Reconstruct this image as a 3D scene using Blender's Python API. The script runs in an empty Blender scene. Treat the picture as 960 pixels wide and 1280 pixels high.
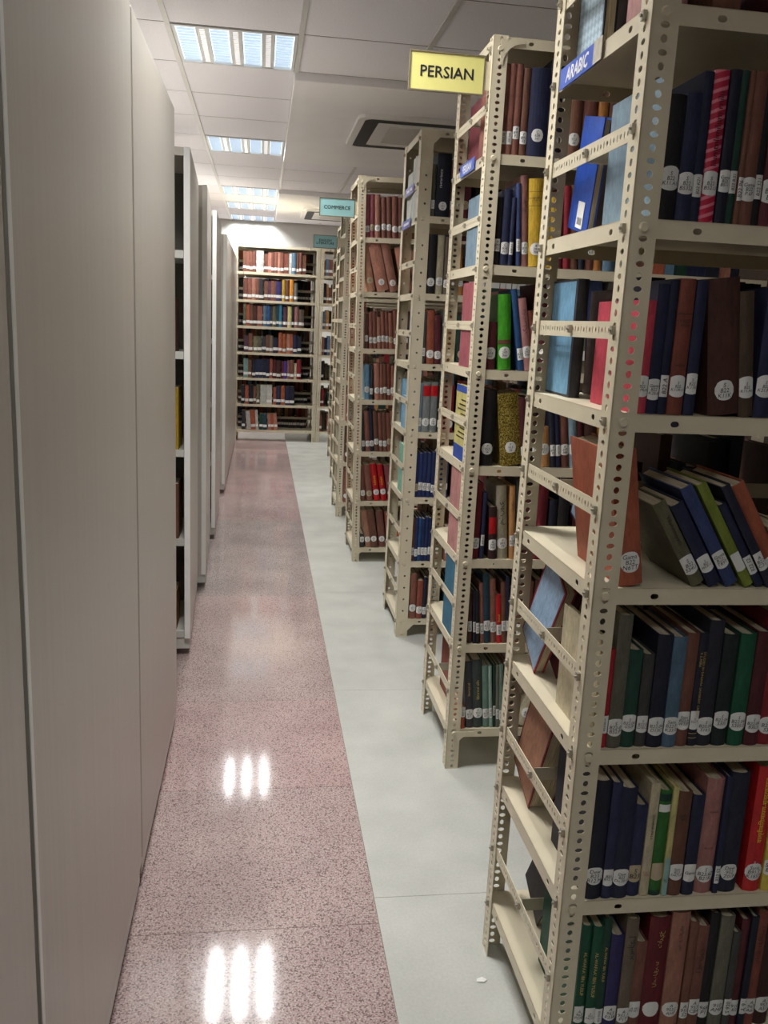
# Library stack room: a long aisle between mobile cabinets and slotted-angle book racks.
import bpy, math, random
from mathutils import Matrix, Vector
random.seed(7)
SC = bpy.context.scene
COL = SC.collection
D = bpy.data

# ------------------------------------------------------------------ camera
def set_camera():
    yaw, pitch, roll = math.radians(8.385), math.radians(12.229), math.radians(2.736)
    f = Vector((math.sin(yaw)*math.cos(pitch), math.cos(yaw)*math.cos(pitch), -math.sin(pitch)))
    rt = Vector((math.cos(yaw), -math.sin(yaw), 0))
    up = rt.cross(f)
    r = math.cos(roll)*rt + math.sin(roll)*up
    u = -math.sin(roll)*rt + math.cos(roll)*up
    cam = D.cameras.new('camera')
    cam.sensor_fit = 'VERTICAL'
    cam.sensor_height = 36.0
    cam.lens = 1089.4/1280*36.0
    cam.clip_start = 0.02
    o = D.objects.new('camera', cam)
    COL.objects.link(o)
    m = Matrix((r, u, -f)).transposed().to_4x4()
    m.translation = (0, 0, 1.35)
    o.matrix_world = m
    SC.camera = o
set_camera()

# ------------------------------------------------------------------ world, exposure, lamp strengths
W = D.worlds.new('world')
SC.world = W
W.use_nodes = True
W.node_tree.nodes['Background'].inputs[0].default_value = (0.9, 0.95, 1.0, 1)
W.node_tree.nodes['Background'].inputs[1].default_value = 0.02
SC.view_settings.view_transform = 'Standard'
SC.view_settings.look = 'None'
SC.view_settings.gamma = 1.0
SC.view_settings.exposure = 0.0
SC.view_settings.use_curve_mapping = False
BAY_WATTS = 6.3            # each of the four bays of a ceiling light
SPREAD = 133               # louvre cut-off, degrees
BAY_GLOW = 1.25            # lit reflector seen at a grazing angle
LAMP_RGB = (1.0, 0.99, 0.97)
LIGHT_SPOTS = [            # (column, row) on the ceiling grid, watts factor
    (0, -8, 0.32), (0, -4, 1.25), (0, 0, 1.0), (0, 4, 1.0), (0, 8, 1.1), (0, 10, 1.2), (0, 12, 1.5),
    (-2, -6, 1.0), (-2, 2, 1.0), (-2, 7, 1.0),  # added out of view over the cabinets, to brighten the ceiling by bounce
    (4, -8, 0.22), (4, -2, 0.08), (4, 4, 0.2), (4, 9, 0.2),
]

# ------------------------------------------------------------------ materials
def lin(c):
    out = []
    for v in c:
        v /= 255.0
        out.append(v/12.92 if v <= 0.04045 else ((v+0.055)/1.055)**2.4)
    return out + [1.0]
_mats = {}
class NT:
    def __init__(s, name):
        s.m = D.materials.new(name); s.m.use_nodes = True
        s.t = s.m.node_tree; s.b = s.t.nodes['Principled BSDF']
    def n(s, typ, **kw):
        nd = s.t.nodes.new(typ)
        for k, v in kw.items():
            if k in nd.inputs: nd.inputs[k].default_value = v
            else: setattr(nd, k, v)
        return nd
    def l(s, a, ai, b, bi): s.t.links.new(a.outputs[ai], b.inputs[bi])
    def coord(s, scale=(1, 1, 1), which='Object'):
        tc = s.n('ShaderNodeTexCoord'); mp = s.n('ShaderNodeMapping')
        mp.inputs['Scale'].default_value = scale
        s.l(tc, which, mp, 'Vector'); return mp
    def noise(s, mp, scale, detail=3, rough=0.55):
        nz = s.n('ShaderNodeTexNoise'); nz.inputs['Scale'].default_value = scale
        nz.inputs['Detail'].default_value = detail; nz.inputs['Roughness'].default_value = rough
        s.l(mp, 0, nz, 'Vector'); return nz
    def ramp(s, src, out, stops):
        r = s.n('ShaderNodeValToRGB'); el = r.color_ramp.elements
        while len(el) < len(stops): el.new(0.5)
        for e, (p, c) in zip(el, stops): e.position = p; e.color = c
        s.l(src, out, r, 'Fac'); return r
    def bump(s, src, out, strength, dist=0.001):
        b = s.n('ShaderNodeBump'); b.inputs['Strength'].default_value = strength
        b.inputs['Distance'].default_value = dist
        s.l(src, out, b, 'Height'); s.l(b, 0, s.b, 'Normal')
def plain(name, rgb, rough=0.5, metal=0.0, var=0.06, scale=30, spec=0.5):
    if name in _mats: return _mats[name]
    k = NT(name); c = lin(rgb)
    nz = k.noise(k.coord(), scale)
    lo = [v*(1-var) for v in c[:3]]+[1]; hi = [min(1, v*(1+var)) for v in c[:3]]+[1]
    r = k.ramp(nz, 'Fac', [(0.3, lo), (0.7, hi)])
    k.l(r, 0, k.b, 'Base Color')
    k.b.inputs['Roughness'].default_value = rough
    k.b.inputs['Metallic'].default_value = metal
    k.b.inputs['Specular IOR Level'].default_value = spec
    _mats[name] = k.m
    return k.m
def emit(name, rgb, strength):
    if name in _mats: return _mats[name]
    k = NT(name)
    k.b.inputs['Base Color'].default_value = (*rgb, 1)
    k.b.inputs['Emission Color'].default_value = (*rgb, 1)
    k.b.inputs['Emission Strength'].default_value = strength
    k.b.inputs['Roughness'].default_value = 0.3
    _mats[name] = k.m
    return k.m
def cloth(name, rgb, rough=0.62):
    key = 'cover_'+name
    if key in _mats: return _mats[key]
    k = NT(key); c = lin(rgb)
    mp = k.coord()
    nz = k.noise(mp, 22, 5, 0.65)
    oi = k.n('ShaderNodeObjectInfo')
    hs = k.n('ShaderNodeHueSaturation')
    mr = k.n('ShaderNodeMapRange'); mr.inputs['To Min'].default_value = 0.56; mr.inputs['To Max'].default_value = 0.94
    k.l(oi, 'Random', mr, 'Value'); k.l(mr, 0, hs, 'Value')
    lo = [v*0.6 for v in c[:3]]+[1]; hi = [min(1, v*1.3+0.008) for v in c[:3]]+[1]
    n2 = k.noise(k.coord((1, 1, 0.35)), 140, 4, 0.7)
    mixn = k.n('ShaderNodeMath', operation='MULTIPLY_ADD'); mixn.inputs[1].default_value = 0.6; k.l(n2, 'Fac', mixn, 0)
    half = k.n('ShaderNodeMath', operation='MULTIPLY'); half.inputs[1].default_value = 0.55; k.l(nz, 'Fac', half, 0); k.l(half, 0, mixn, 2)
    r = k.ramp(mixn, 0, [(0.36, lo), (0.76, hi)])
    k.l(r, 0, hs, 'Color'); k.l(hs, 0, k.b, 'Base Color')
    wv = k.noise(k.coord((900, 900, 900)), 1, 1)
    k.bump(wv, 'Fac', 0.12, 0.0006)
    k.b.inputs['Roughness'].default_value = rough
    k.b.inputs['Specular IOR Level'].default_value = 0.35
    _mats[key] = k.m
    return k.m
RGB = {
 'amber': (214, 142, 50), 'black': (30, 26, 30), 'blackgreen': (26, 40, 40), 'blackred': (58, 30, 30), 'blue': (40, 86, 140),
 'blueyellow': (226, 214, 130), 'brick': (148, 78, 62), 'brightgreen': (70, 160, 40), 'brightred': (206, 24, 32), 'brown': (122, 80, 62),
 'charcoal': (58, 56, 62), 'charcoalgreen': (62, 74, 70), 'cream': (208, 196, 164), 'crimson': (146, 34, 46), 'darkbrown': (78, 44, 36),
 'darkgreen': (26, 66, 54), 'darkgrey': (74, 74, 72), 'darknavy': (30, 34, 54), 'darkred': (120, 24, 38), 'darkteal': (34, 68, 84),
 'gold': (150, 126, 50), 'green': (24, 92, 66), 'grey': (128, 128, 126), 'greyblue': (128, 152, 168), 'greybrown': (116, 102, 86),
 'greyred': (124, 130, 128), 'indigo': (56, 50, 112), 'inkblack': (40, 38, 52), 'leafgreen': (50, 128, 46), 'lime': (132, 146, 54),
 'maroon': (98, 36, 46), 'mint': (134, 190, 166), 'mustard': (206, 168, 52), 'navy': (36, 42, 76), 'ochre': (182, 120, 58),
 'oldcream': (190, 180, 152), 'olive': (112, 108, 82), 'olivebrown': (84, 66, 50), 'olivegrey': (110, 108, 92), 'orange': (196, 96, 46),
 'orange brown': (190, 106, 64), 'palesage': (156, 180, 166), 'paleteal': (150, 190, 186), 'paleyellow': (222, 210, 140),
 'paper': (206, 208, 200), 'pink': (200, 140, 136), 'pinkbrown': (164, 112, 106), 'pinkpattern': (190, 36, 66), 'pinkred': (196, 66, 84),
 'plum': (92, 62, 82), 'red': (186, 30, 44), 'redbrown': (140, 88, 74), 'rose': (152, 78, 86), 'royal': (34, 48, 98), 'rust': (170, 90, 64),
 'sage': (112, 140, 128), 'salmon': (186, 128, 108), 'scarlet': (204, 30, 34), 'skyblue': (128, 180, 214), 'slate navy': (56, 70, 116),
 'steel': (100, 132, 158), 'tan': (190, 138, 84), 'tanpink': (190, 138, 110), 'teal': (54, 124, 156), 'violet': (78, 54, 160),
 'white': (228, 228, 222), 'yellow': (216, 196, 84), 'blueb': (40, 90, 200), 'endblue': (156, 184, 214),
}
NAME = {
 'blackgreen': 'blackish green', 'blackred': 'black and red', 'blueyellow': 'pale yellow', 'brightgreen': 'bright green', 'brightred': 'bright red',
 'charcoalgreen': 'charcoal green', 'darkbrown': 'dark brown', 'darkgreen': 'dark green', 'darkgrey': 'dark grey', 'darknavy': 'dark navy',
 'darkred': 'dark red', 'darkteal': 'dark teal', 'gold': 'glittery gold', 'greyblue': 'grey blue', 'greybrown': 'greyish brown',
 'greyred': 'grey', 'inkblack': 'inky black', 'leafgreen': 'leaf green', 'oldcream': 'old cream', 'olivebrown': 'olive brown',
 'olivegrey': 'olive grey', 'palesage': 'pale sage', 'paleteal': 'pale teal', 'paleyellow': 'pale yellow', 'paper': 'off white',
 'pinkbrown': 'pinkish brown', 'pinkpattern': 'pink patterned', 'pinkred': 'pinkish red', 'redbrown': 'reddish brown', 'royal': 'royal blue',
 'skyblue': 'sky blue', 'tanpink': 'pinkish tan', 'blueb': 'bright blue', 'endblue': 'pale blue',
}
def cover_mat(c):
    key = 'cover_'+c
    if key in _mats: return _mats[key]
    if c == 'gold':
        k = NT(key); v = k.n('ShaderNodeTexVoronoi'); v.inputs['Scale'].default_value = 420
        k.l(k.coord(), 0, v, 'Vector')
        r = k.ramp(v, 'Color', [(0.2, lin((70, 58, 22))), (0.55, lin((150, 128, 46))), (0.95, lin((226, 206, 120)))])
        k.l(r, 0, k.b, 'Base Color'); k.b.inputs['Roughness'].default_value = 0.35; k.b.inputs['Metallic'].default_value = 0.5
        _mats[key] = k.m; return k.m
    if c == 'pinkpattern':
        k = NT(key); mp = k.coord((1, 1, 1)); mp.inputs['Rotation'].default_value = (0, 0.35, 0)
        w = k.n('ShaderNodeTexWave'); w.bands_direction = 'Z'; w.inputs['Scale'].default_value = 26
        w.inputs['Distortion'].default_value = 1.5; w.inputs['Detail'].default_value = 2
        k.l(mp, 0, w, 'Vector')
        r = k.ramp(w, 'Fac', [(0.62, lin((186, 26, 62))), (0.8, lin((222, 128, 146)))])
        k.l(r, 0, k.b, 'Base Color'); k.b.inputs['Roughness'].default_value = 0.5
        _mats[key] = k.m; return k.m
    if c == 'diamond':
        k = NT(key); ck = k.n('ShaderNodeTexChecker'); ck.inputs['Scale'].default_value = 90
        mp = k.coord(); mp.inputs['Rotation'].default_value = (0.785, 0, 0)
        k.l(mp, 0, ck, 'Vector'); ck.inputs['Color1'].default_value = lin((176, 196, 206)); ck.inputs['Color2'].default_value = lin((148, 168, 184))
        k.l(ck, 0, k.b, 'Base Color'); k.b.inputs['Roughness'].default_value = 0.5
        _mats[key] = k.m; return k.m
    return cloth(c, RGB[c], 0.38 if c in ('red', 'scarlet', 'brightred', 'brightgreen', 'blueb', 'skyblue', 'leafgreen') else 0.6)
def paper_mat():
    if 'pages' in _mats: return _mats['pages']
    k = NT('pages'); mp = k.coord((1, 0.02, 0.02))
    nz = k.noise(mp, 900, 2)
    r = k.ramp(nz, 'Fac', [(0.3, lin((150, 136, 108))), (0.7, lin((212, 202, 178)))])
    k.l(r, 0, k.b, 'Base Color'); k.b.inputs['Roughness'].default_value = 0.85
    _mats['pages'] = k.m; return k.m
M_PAINT = plain('cream_rack_paint', (210, 200, 174), 0.42, 0, 0.05, 12)
M_BOLT = plain('zinc_bolt', (170, 164, 150), 0.4, 0.6, 0.08, 60)
M_STICK = plain('sticker_paper', (226, 226, 222), 0.6, 0, 0.03, 200)
M_STICKT = plain('old_sticker_paper', (186, 170, 140), 0.6, 0, 0.05, 200)
M_INK = plain('black_ink', (28, 26, 34), 0.6, 0, 0.05)
M_GILT = plain('gilt_lettering', (206, 178, 104), 0.4, 0.3, 0.05)
M_YELLOWINK = plain('yellow_lettering', (244, 214, 60), 0.5, 0, 0.03)
M_WHITEINK = plain('white_lettering', (236, 236, 240), 0.5, 0, 0.02)
M_REDINK = plain('red_lettering', (150, 40, 44), 0.5, 0, 0.03)
M_CAB = None

# ------------------------------------------------------------------ mesh helpers
def mesh_obj(name, verts, faces, mat, parent=None, smooth=False, fm=None, mesh=None):
    if mesh is None:
        mesh = D.meshes.new(name)
        mesh.from_pydata(verts, [], faces)
        for m in (mat if isinstance(mat, (list, tuple)) else [mat]): mesh.materials.append(m)
        if fm: mesh.polygons.foreach_set('material_index', fm)
        if smooth: mesh.polygons.foreach_set('use_smooth', [True]*len(faces))
        mesh.update()
    o = D.objects.new(name, mesh)
    COL.objects.link(o)
    if parent: o.parent = parent
    return o
def inst(name, mesh, parent, loc=(0, 0, 0), rot=(0, 0, 0)):
    o = D.objects.new(name, mesh); COL.objects.link(o); o.parent = parent
    o.location = loc; o.rotation_euler = rot
    return o
class MB:
    def __init__(s): s.v = []; s.f = []; s.m = []
    def add(s, v, f, mi=0, T=None):
        b = len(s.v)
        s.v += [tuple(T @ Vector(p)) for p in v] if T else [tuple(p) for p in v]
        s.f += [tuple(i+b for i in q) for q in f]; s.m += [mi]*len(f)
    def box(s, a, b, mi=0, T=None):
        x0, y0, z0 = a; x1, y1, z1 = b
        s.add([(x0, y0, z0), (x1, y0, z0), (x1, y1, z0), (x0, y1, z0), (x0, y0, z1), (x1, y0, z1), (x1, y1, z1), (x0, y1, z1)],
              [(0, 3, 2, 1), (4, 5, 6, 7), (0, 1, 5, 4), (1, 2, 6, 5), (2, 3, 7, 6), (3, 0, 4, 7)], mi, T)
    def bevel_box(s, a, b, r, mi=0, T=None):   # box with all edges chamfered
        x0, y0, z0 = a; x1, y1, z1 = b; v = []; idx = {}
        for i, (X, sx) in enumerate(((x0, 1), (x1, -1))):
            for j, (Y, sy) in enumerate(((y0, 1), (y1, -1))):
                for k, (Z, sz) in enumerate(((z0, 1), (z1, -1))):
                    for ax in range(3):
                        p = [X+sx*r, Y+sy*r, Z+sz*r]; p[ax] = (X, Y, Z)[ax]
                        idx[i, j, k, ax] = len(v); v.append(p)
        g = lambda i, j, k, ax: idx[i, j, k, ax]
        f = []
        for i in (0, 1):
            q = [g(i, 0, 0, 0), g(i, 1, 0, 0), g(i, 1, 1, 0), g(i, 0, 1, 0)]; f.append(q if i else q[::-1])
            q = [g(0, i, 0, 1), g(0, i, 1, 1), g(1, i, 1, 1), g(1, i, 0, 1)]; f.append(q if i else q[::-1])
            q = [g(0, 0, i, 2), g(1, 0, i, 2), g(1, 1, i, 2), g(0, 1, i, 2)]; f.append(q if i else q[::-1])
        for a_ in (0, 1):
            for b_ in (0, 1):
                q = [g(a_, b_, 0, 0), g(a_, b_, 0, 1), g(a_, b_, 1, 1), g(a_, b_, 1, 0)]; f.append(q if a_ == b_ else q[::-1])
                q = [g(a_, 0, b_, 0), g(a_, 1, b_, 0), g(a_, 1, b_, 2), g(a_, 0, b_, 2)]; f.append(q if a_ == b_ else q[::-1])
                q = [g(0, a_, b_, 1), g(1, a_, b_, 1), g(1, a_, b_, 2), g(0, a_, b_, 2)]; f.append(q[::-1] if a_ == b_ else q)
                for c_ in (0, 1):
                    q = [g(a_, b_, c_, 0), g(a_, b_, c_, 1), g(a_, b_, c_, 2)]
                    f.append(q[::-1] if (a_+b_+c_) % 2 == 0 else q)
        s.add(v, f, mi, T)
    def sheet(s, cells, h, t, T, mi=0, seg=12, v0=0.0):
        """strip of sheet metal in local u (length), v (height), w (thickness); cells: (u0,u1,hole or None)"""
        L0 = cells[0][0]; L1 = cells[-1][1]
        for u0, u1, hole in cells:
            if hole is None:
                for w, fl in ((0, 0), (t, 1)):
                    q = [(u0, v0, w), (u1, v0, w), (u1, v0+h, w), (u0, v0+h, w)]
                    s.add(q, [(0, 1, 2, 3) if fl else (3, 2, 1, 0)], mi, T)
                continue
            cu, cv, ru, rv = hole
            ang = [math.atan2(v0-cv, u0-cu), math.atan2(v0-cv, u1-cu), math.atan2(v0+h-cv, u1-cu), math.atan2(v0+h-cv, u0-cu)]
            A = []
            for i in range(4):
                a0 = ang[i]; a1 = ang[(i+1) % 4]
                while a1 < a0: a1 += 2*math.pi
                n = seg//4
                A += [(a0+(a1-a0)*j/n, i) for j in range(n)]
            ring = []; out = []
            for a, side in A:
                ca, sa = math.cos(a), math.sin(a)
                k = 1/max(1e-9, (abs(ca)**2.6+abs(sa)**2.6)**(1/2.6))
                ring.append((cu+ru*ca*k, cv+rv*sa*k))
                tt = 1e9
                if abs(ca) > 1e-9: tt = min(tt, ((u1 if ca > 0 else u0)-cu)/ca)
                if abs(sa) > 1e-9: tt = min(tt, ((v0+h if sa > 0 else v0)-cv)/sa)
                out.append((cu+ca*tt, cv+sa*tt))
            n = len(A); v = []
            for w in (0, t):
                v += [(p[0], p[1], w) for p in out]; v += [(p[0], p[1], w) for p in ring]
            f = []
            for i in range(n):
                j = (i+1) % n
                f.append((n+i, n+j, j, i)); f.append((2*n+i, 2*n+j, 3*n+j, 3*n+i)); f.append((n+j, n+i, 3*n+i, 3*n+j))
            s.add(v, f, mi, T)
        for q in ([(L0, v0, 0), (L0, v0, t), (L1, v0, t), (L1, v0, 0)], [(L0, v0+h, 0), (L1, v0+h, 0), (L1, v0+h, t), (L0, v0+h, t)],
                  [(L0, v0, 0), (L0, v0+h, 0), (L0, v0+h, t), (L0, v0, t)], [(L1, v0, 0), (L1, v0, t), (L1, v0+h, t), (L1, v0+h, 0)]):
            s.add(q, [(0, 1, 2, 3)], mi, T)
    def cyl(s, c, axis, r, h, n=10, r2=None, mi=0):
        ax = Vector(axis).normalized(); a = ax.orthogonal().normalized(); b = ax.cross(a); c = Vector(c)
        r2 = r if r2 is None else r2; v = []
        for rr, hh in ((r, 0), (r2, h)):
            for i in range(n):
                t = 2*math.pi*i/n; v.append(c+ax*hh+a*rr*math.cos(t)+b*rr*math.sin(t))
        f = [(i, (i+1) % n, n+(i+1) % n, n+i) for i in range(n)] + [tuple(range(n))[::-1], tuple(range(n, 2*n))]
        s.add(v, f, mi)
    def mesh(s, name, mats):
        me = D.meshes.new(name); me.from_pydata(s.v, [], s.f)
        mats = mats if isinstance(mats, (list, tuple)) else [mats]
        for m in mats: me.materials.append(m)
        if len(mats) > 1: me.polygons.foreach_set('material_index', s.m)
        me.update(); return me
    def obj(s, name, mats, parent=None):
        o = D.objects.new(name, s.mesh(name, mats)); COL.objects.link(o)
        if parent: o.parent = parent
        return o
def empty(name, loc=(0, 0, 0), rot=(0, 0, 0)):
    o = D.objects.new(name, None); COL.objects.link(o); o.location = loc; o.rotation_euler = rot
    o.empty_display_size = 0.05
    return o
def tag(o, label, cat, group=None):
    o['label'] = label; o['category'] = cat
    if group: o['group'] = group
    return o
def struct(o, label=None):
    o['kind'] = 'structure'
    if label: o['label'] = label
    return o
# text as flat mesh data, cached: list of verts (x, y) and faces
_txt = {}
def text_data(txt, shear=0.0, spacing=0.85):
    key = (txt, shear)
    if key in _txt: return _txt[key]
    cu = D.curves.new('lettering', 'FONT'); cu.body = txt; cu.size = 1.0; cu.align_x = 'CENTER'; cu.align_y = 'CENTER'
    cu.resolution_u = 2; cu.shear = shear; cu.space_line = spacing
    o = D.objects.new('lettering', cu)
    me = D.meshes.new_from_object(o)
    v = [(p.co.x, p.co.y) for p in me.vertices]; f = [tuple(p.vertices) for p in me.polygons]
    D.objects.remove(o); D.curves.remove(cu); D.meshes.remove(me)
    _txt[key] = (v, f)
    return v, f
def flat_text(name, txt, width, height, T, mat, parent, shear=0.0, bold=0.0):
    """lettering fitted into width x height, in the local xy plane of matrix T"""
    v, f = text_data(txt, shear)
    xs = [p[0] for p in v]; ys = [p[1] for p in v]
    cx, cy = (min(xs)+max(xs))/2, (min(ys)+max(ys))/2
    k = min(width/(max(xs)-min(xs)), height/(max(ys)-min(ys)))
    mb = MB()
    offs = [(0, 0)] if not bold else [(-bold, 0), (bold, 0), (0, bold), (0, -bold)]
    for i, (dx, dy) in enumerate(offs):
        mb.add([((p[0]-cx)*k+dx, (p[1]-cy)*k+dy, 0.00003*i) for p in v], f, 0, T)
    return mb.obj(name, mat, parent)
# ------------------------------------------------------------------ room shell
XL, XR, YB, YF, ZC = -2.30, 3.10, -3.20, 12.34, 2.60
GX0, GDX, GY0, GDY = -0.435, 0.592, 4.31, 0.615
def wall_mat():
    k = NT('wall_paint'); nz = k.noise(k.coord(), 3, 4)
    r = k.ramp(nz, 'Fac', [(0.3, lin((206, 206, 200))), (0.7, lin((216, 216, 210)))])
    k.l(r, 0, k.b, 'Base Color'); k.b.inputs['Roughness'].default_value = 0.7
    fine = k.noise(k.coord(), 300, 2); k.bump(fine, 'Fac', 0.08, 0.001)
    return k.m
M_WALL = wall_mat()
M_WALLD = plain('dark_unseen_wall', (104, 84, 70), 0.6, 0, 0.1, 3)  # unseen walls coloured dark to lower the bounce light
def slab(name, a, b, mat):
    m = MB(); m.box(a, b); return struct(m.obj(name, mat))
slab('wall_far', (XL-.1, YF, 0), (XR+.1, YF+.1, ZC+.2), M_WALL)['label'] = 'plain off white wall at the end of the aisle'
slab('wall_left', (XL-.1, YB, 0), (XL, YF, ZC+.2), M_WALL)['label'] = 'plain off white wall behind the mobile cabinets'
slab('wall_right', (XR, YB, 0), (XR+.1, YF, ZC+.2), M_WALLD)['label'] = 'plain brown wall beyond the book racks, darkened to cut bounce light'
slab('wall_back', (XL-.1, YB-.1, 0), (XR+.1, YB, ZC+.2), M_WALLD)['label'] = 'plain brown wall behind the viewer, darkened to cut bounce light'

# floor: pink granite strip of slabs and pale porcelain tiles
def granite(name, tint):
    k = NT(name); mp = k.coord(which='Generated')
    tc = k.n('ShaderNodeNewGeometry')
    def nz(scale, d=2):
        n = k.n('ShaderNodeTexNoise'); n.inputs['Scale'].default_value = scale; n.inputs['Detail'].default_value = d
        k.l(tc, 'Position', n, 'Vector'); return n
    base = k.ramp(nz(240, 3), 'Fac', [(0.36, lin((152+tint, 129, 127))), (0.5, lin((172+tint, 154, 150))), (0.62, lin((196, 184, 179)))])
    v = k.n('ShaderNodeTexVoronoi'); v.inputs['Scale'].default_value = 300; k.l(tc, 'Position', v, 'Vector')
    sp = k.n('ShaderNodeSeparateColor'); k.l(v, 'Color', sp, 0)
    dk = k.ramp(sp, 0, [(0.80, (0, 0, 0, 1)), (0.86, (1, 1, 1, 1))])
    mx = k.n('ShaderNodeMix'); mx.data_type = 'RGBA'
    k.l(dk, 0, mx, 'Factor'); k.l(base, 0, mx, 'A'); mx.inputs['B'].default_value = lin((122, 104, 103))
    big = k.ramp(nz(4.5, 4), 'Fac', [(0.35, (0.86, 0.84, 0.86, 1)), (0.65, (1.0, 1.0, 1.0, 1))])
    m2 = k.n('ShaderNodeMix'); m2.data_type = 'RGBA'; m2.blend_type = 'MULTIPLY'; m2.inputs['Factor'].default_value = 1
    k.l(mx, 'Result', m2, 'A'); k.l(big, 0, m2, 'B'); k.l(m2, 'Result', k.b, 'Base Color')
    k.b.inputs['Roughness'].default_value = 0.085
    k.b.inputs['Specular IOR Level'].default_value = 0.55
    return k.m
def porcelain():
    k = NT('porcelain_tile'); tc = k.n('ShaderNodeNewGeometry')
    n = k.n('ShaderNodeTexNoise'); n.inputs['Scale'].default_value = 5; n.inputs['Detail'].default_value = 6
    k.l(tc, 'Position', n, 'Vector')
    r = k.ramp(n, 'Fac', [(0.3, lin((182, 183, 177))), (0.7, lin((198, 199, 193)))])
    f = k.n('ShaderNodeTexNoise'); f.inputs['Scale'].default_value = 160; k.l(tc, 'Position', f, 'Vector')
    rf = k.ramp(f, 'Fac', [(0.4, (0.95, 0.95, 0.945, 1)), (0.6, (1, 1, 1, 1))])
    m2 = k.n('ShaderNodeMix'); m2.data_type = 'RGBA'; m2.blend_type = 'MULTIPLY'; m2.inputs['Factor'].default_value = 1
    k.l(r, 0, m2, 'A'); k.l(rf, 0, m2, 'B'); k.l(m2, 'Result', k.b, 'Base Color')
    k.b.inputs['Roughness'].default_value = 0.27
    k.b.inputs['Specular IOR Level'].default_value = 0.4
    return k.m
M_GROUT = plain('floor_grout', (120, 112, 104), 0.8)
fl = MB(); fl.box((XL-.1, YB-.1, -0.12), (XR+.1, YF+.1, -0.0015))
FLOOR = struct(fl.obj('floor', M_GROUT), 'floor with a pink granite strip beside pale porcelain tiles')
M_PORC = porcelain()
M_GRAN = [granite('pink_granite', 4), granite('rosy_granite', 10), granite('greyish_granite', -8)]
def paver(name, x0, x1, y0, y1, mat):
    m = MB(); g = 0.0007
    m.box((x0+g, y0+g, -0.02), (x1-g, y1-g, 0.0)); return m.obj(name, mat, FLOOR)
gy = [-3.2, -2.0, -.8, 0.53, 1.737, 2.344, 2.95, 4.17, 5.10, 5.85, 6.67, 7.75, 8.6, 9.5, 10.4, 11.3, YF]
gm = [0, 1, 0, 0, 0, 1, 0, 2, 2, 0, 1, 0, 1, 0, 0, 1]
for a, b, i in zip(gy, gy[1:], gm):
    for x0, x1 in ((XL, -0.9), (-0.9, 0.29)):
        paver('granite_slab', x0, x1, a, b, M_GRAN[i])
ty = [1.828+1.203*i for i in range(-5, 10)]
ty = [YB] + [t for t in ty if YB < t < YF-.05] + [YF]
for a, b in zip(ty, ty[1:]):
    for x0, x1 in ((0.29, 1.49), (1.49, 2.69), (2.69, XR)):
        paver('porcelain_tile', x0, x1, a, b, M_PORC)

# ceiling: mineral tiles on a grid, two dropped boxes with cassette units
def tile_mat():
    k = NT('ceiling_tile'); tc = k.n('ShaderNodeNewGeometry')
    n = k.n('ShaderNodeTexNoise'); n.inputs['Scale'].default_value = 160; n.inputs['Detail'].default_value = 3
    k.l(tc, 'Position', n, 'Vector')
    r = k.ramp(n, 'Fac', [(0.35, lin((232, 230, 236))), (0.6, lin((241, 239, 245)))])
    k.l(r, 0, k.b, 'Base Color'); k.b.inputs['Roughness'].default_value = 0.9; k.bump(n, 'Fac', 0.25, 0.002)
    return k.m
M_TILE = tile_mat()
M_TBAR = plain('ceiling_runner_paint', (205, 204, 202), 0.4, 0, 0.03)
M_SOFFIT = plain('soffit_paint', (240, 238, 239), 0.8, 0, 0.02, 4)
ce = MB(); ce.box((XL-.1, YB-.1, ZC+.03), (XR+.1, YF+.1, ZC+.2))
CEIL = struct(ce.obj('ceiling', plain('plenum_board', (120, 116, 112), 0.9)), 'suspended ceiling of pale mineral tiles')
tm = MB(); tm.bevel_box((0.003, 0.004, 0), (GDX-.003, GDY-.004, .016), .003)
TILE_ME = tm.mesh('ceiling_tile', M_TILE)
lit = {(c, r) for c, r, _ in LIGHT_SPOTS}
drops = [(1, 4, 1, 5), (1, 4, 8, 12)]      # columns c0..c1, rows r0..r1 (exclusive)
c_lo, c_hi = -3, 5; r_lo, r_hi = -12, 13
for c in range(c_lo, c_hi+1):
    for r in range(r_lo, r_hi):
        if (c, r) in lit or any(a <= c < b and p <= r < q for a, b, p, q in drops): continue
        x = GX0+c*GDX; y = GY0+r*GDY
        inst('ceiling_tile', TILE_ME, CEIL, (x, y, ZC))
ru = MB(); ru.box((-.012, YB, ZC-.006), (.012, YF, ZC+.004)); RUN = ru.mesh('ceiling_runner', M_TBAR)
for c in range(c_lo, c_hi+2):
    x = GX0+c*GDX
    segs = [(YB, YF)]
    for a, b, p, q in drops:
        if a < c < b:
            segs = [(YB, GY0+1*GDY), (GY0+5*GDY, GY0+8*GDY), (GY0+12*GDY, YF)]
    for s0, s1 in segs:
        m = MB(); m.box((x-.012, s0, ZC-.006), (x+.012, s1, ZC+.004)); m.obj('ceiling_runner', M_TBAR, CEIL)
cr = MB(); cr.box((XL, -.002, ZC+.0005), (XR, .002, ZC+.006)); CROSS = cr.mesh('joint_shadow_strip', plain('joint_shadow_paint', (96, 92, 88), 0.6))  # dark strips paint the shadow lines where tiles butt
for r in range(r_lo, r_hi+1): inst('joint_shadow_strip', CROSS, CEIL, (0, GY0+r*GDY, 0))
for i, (a, b, p, q) in enumerate(drops):
    m = MB(); m.bevel_box((GX0+a*GDX-.008, GY0+p*GDY, ZC-.042), (GX0+b*GDX, GY0+q*GDY, ZC+.02), .003)
    m.obj('dropped_soffit', M_SOFFIT, CEIL)

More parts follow.
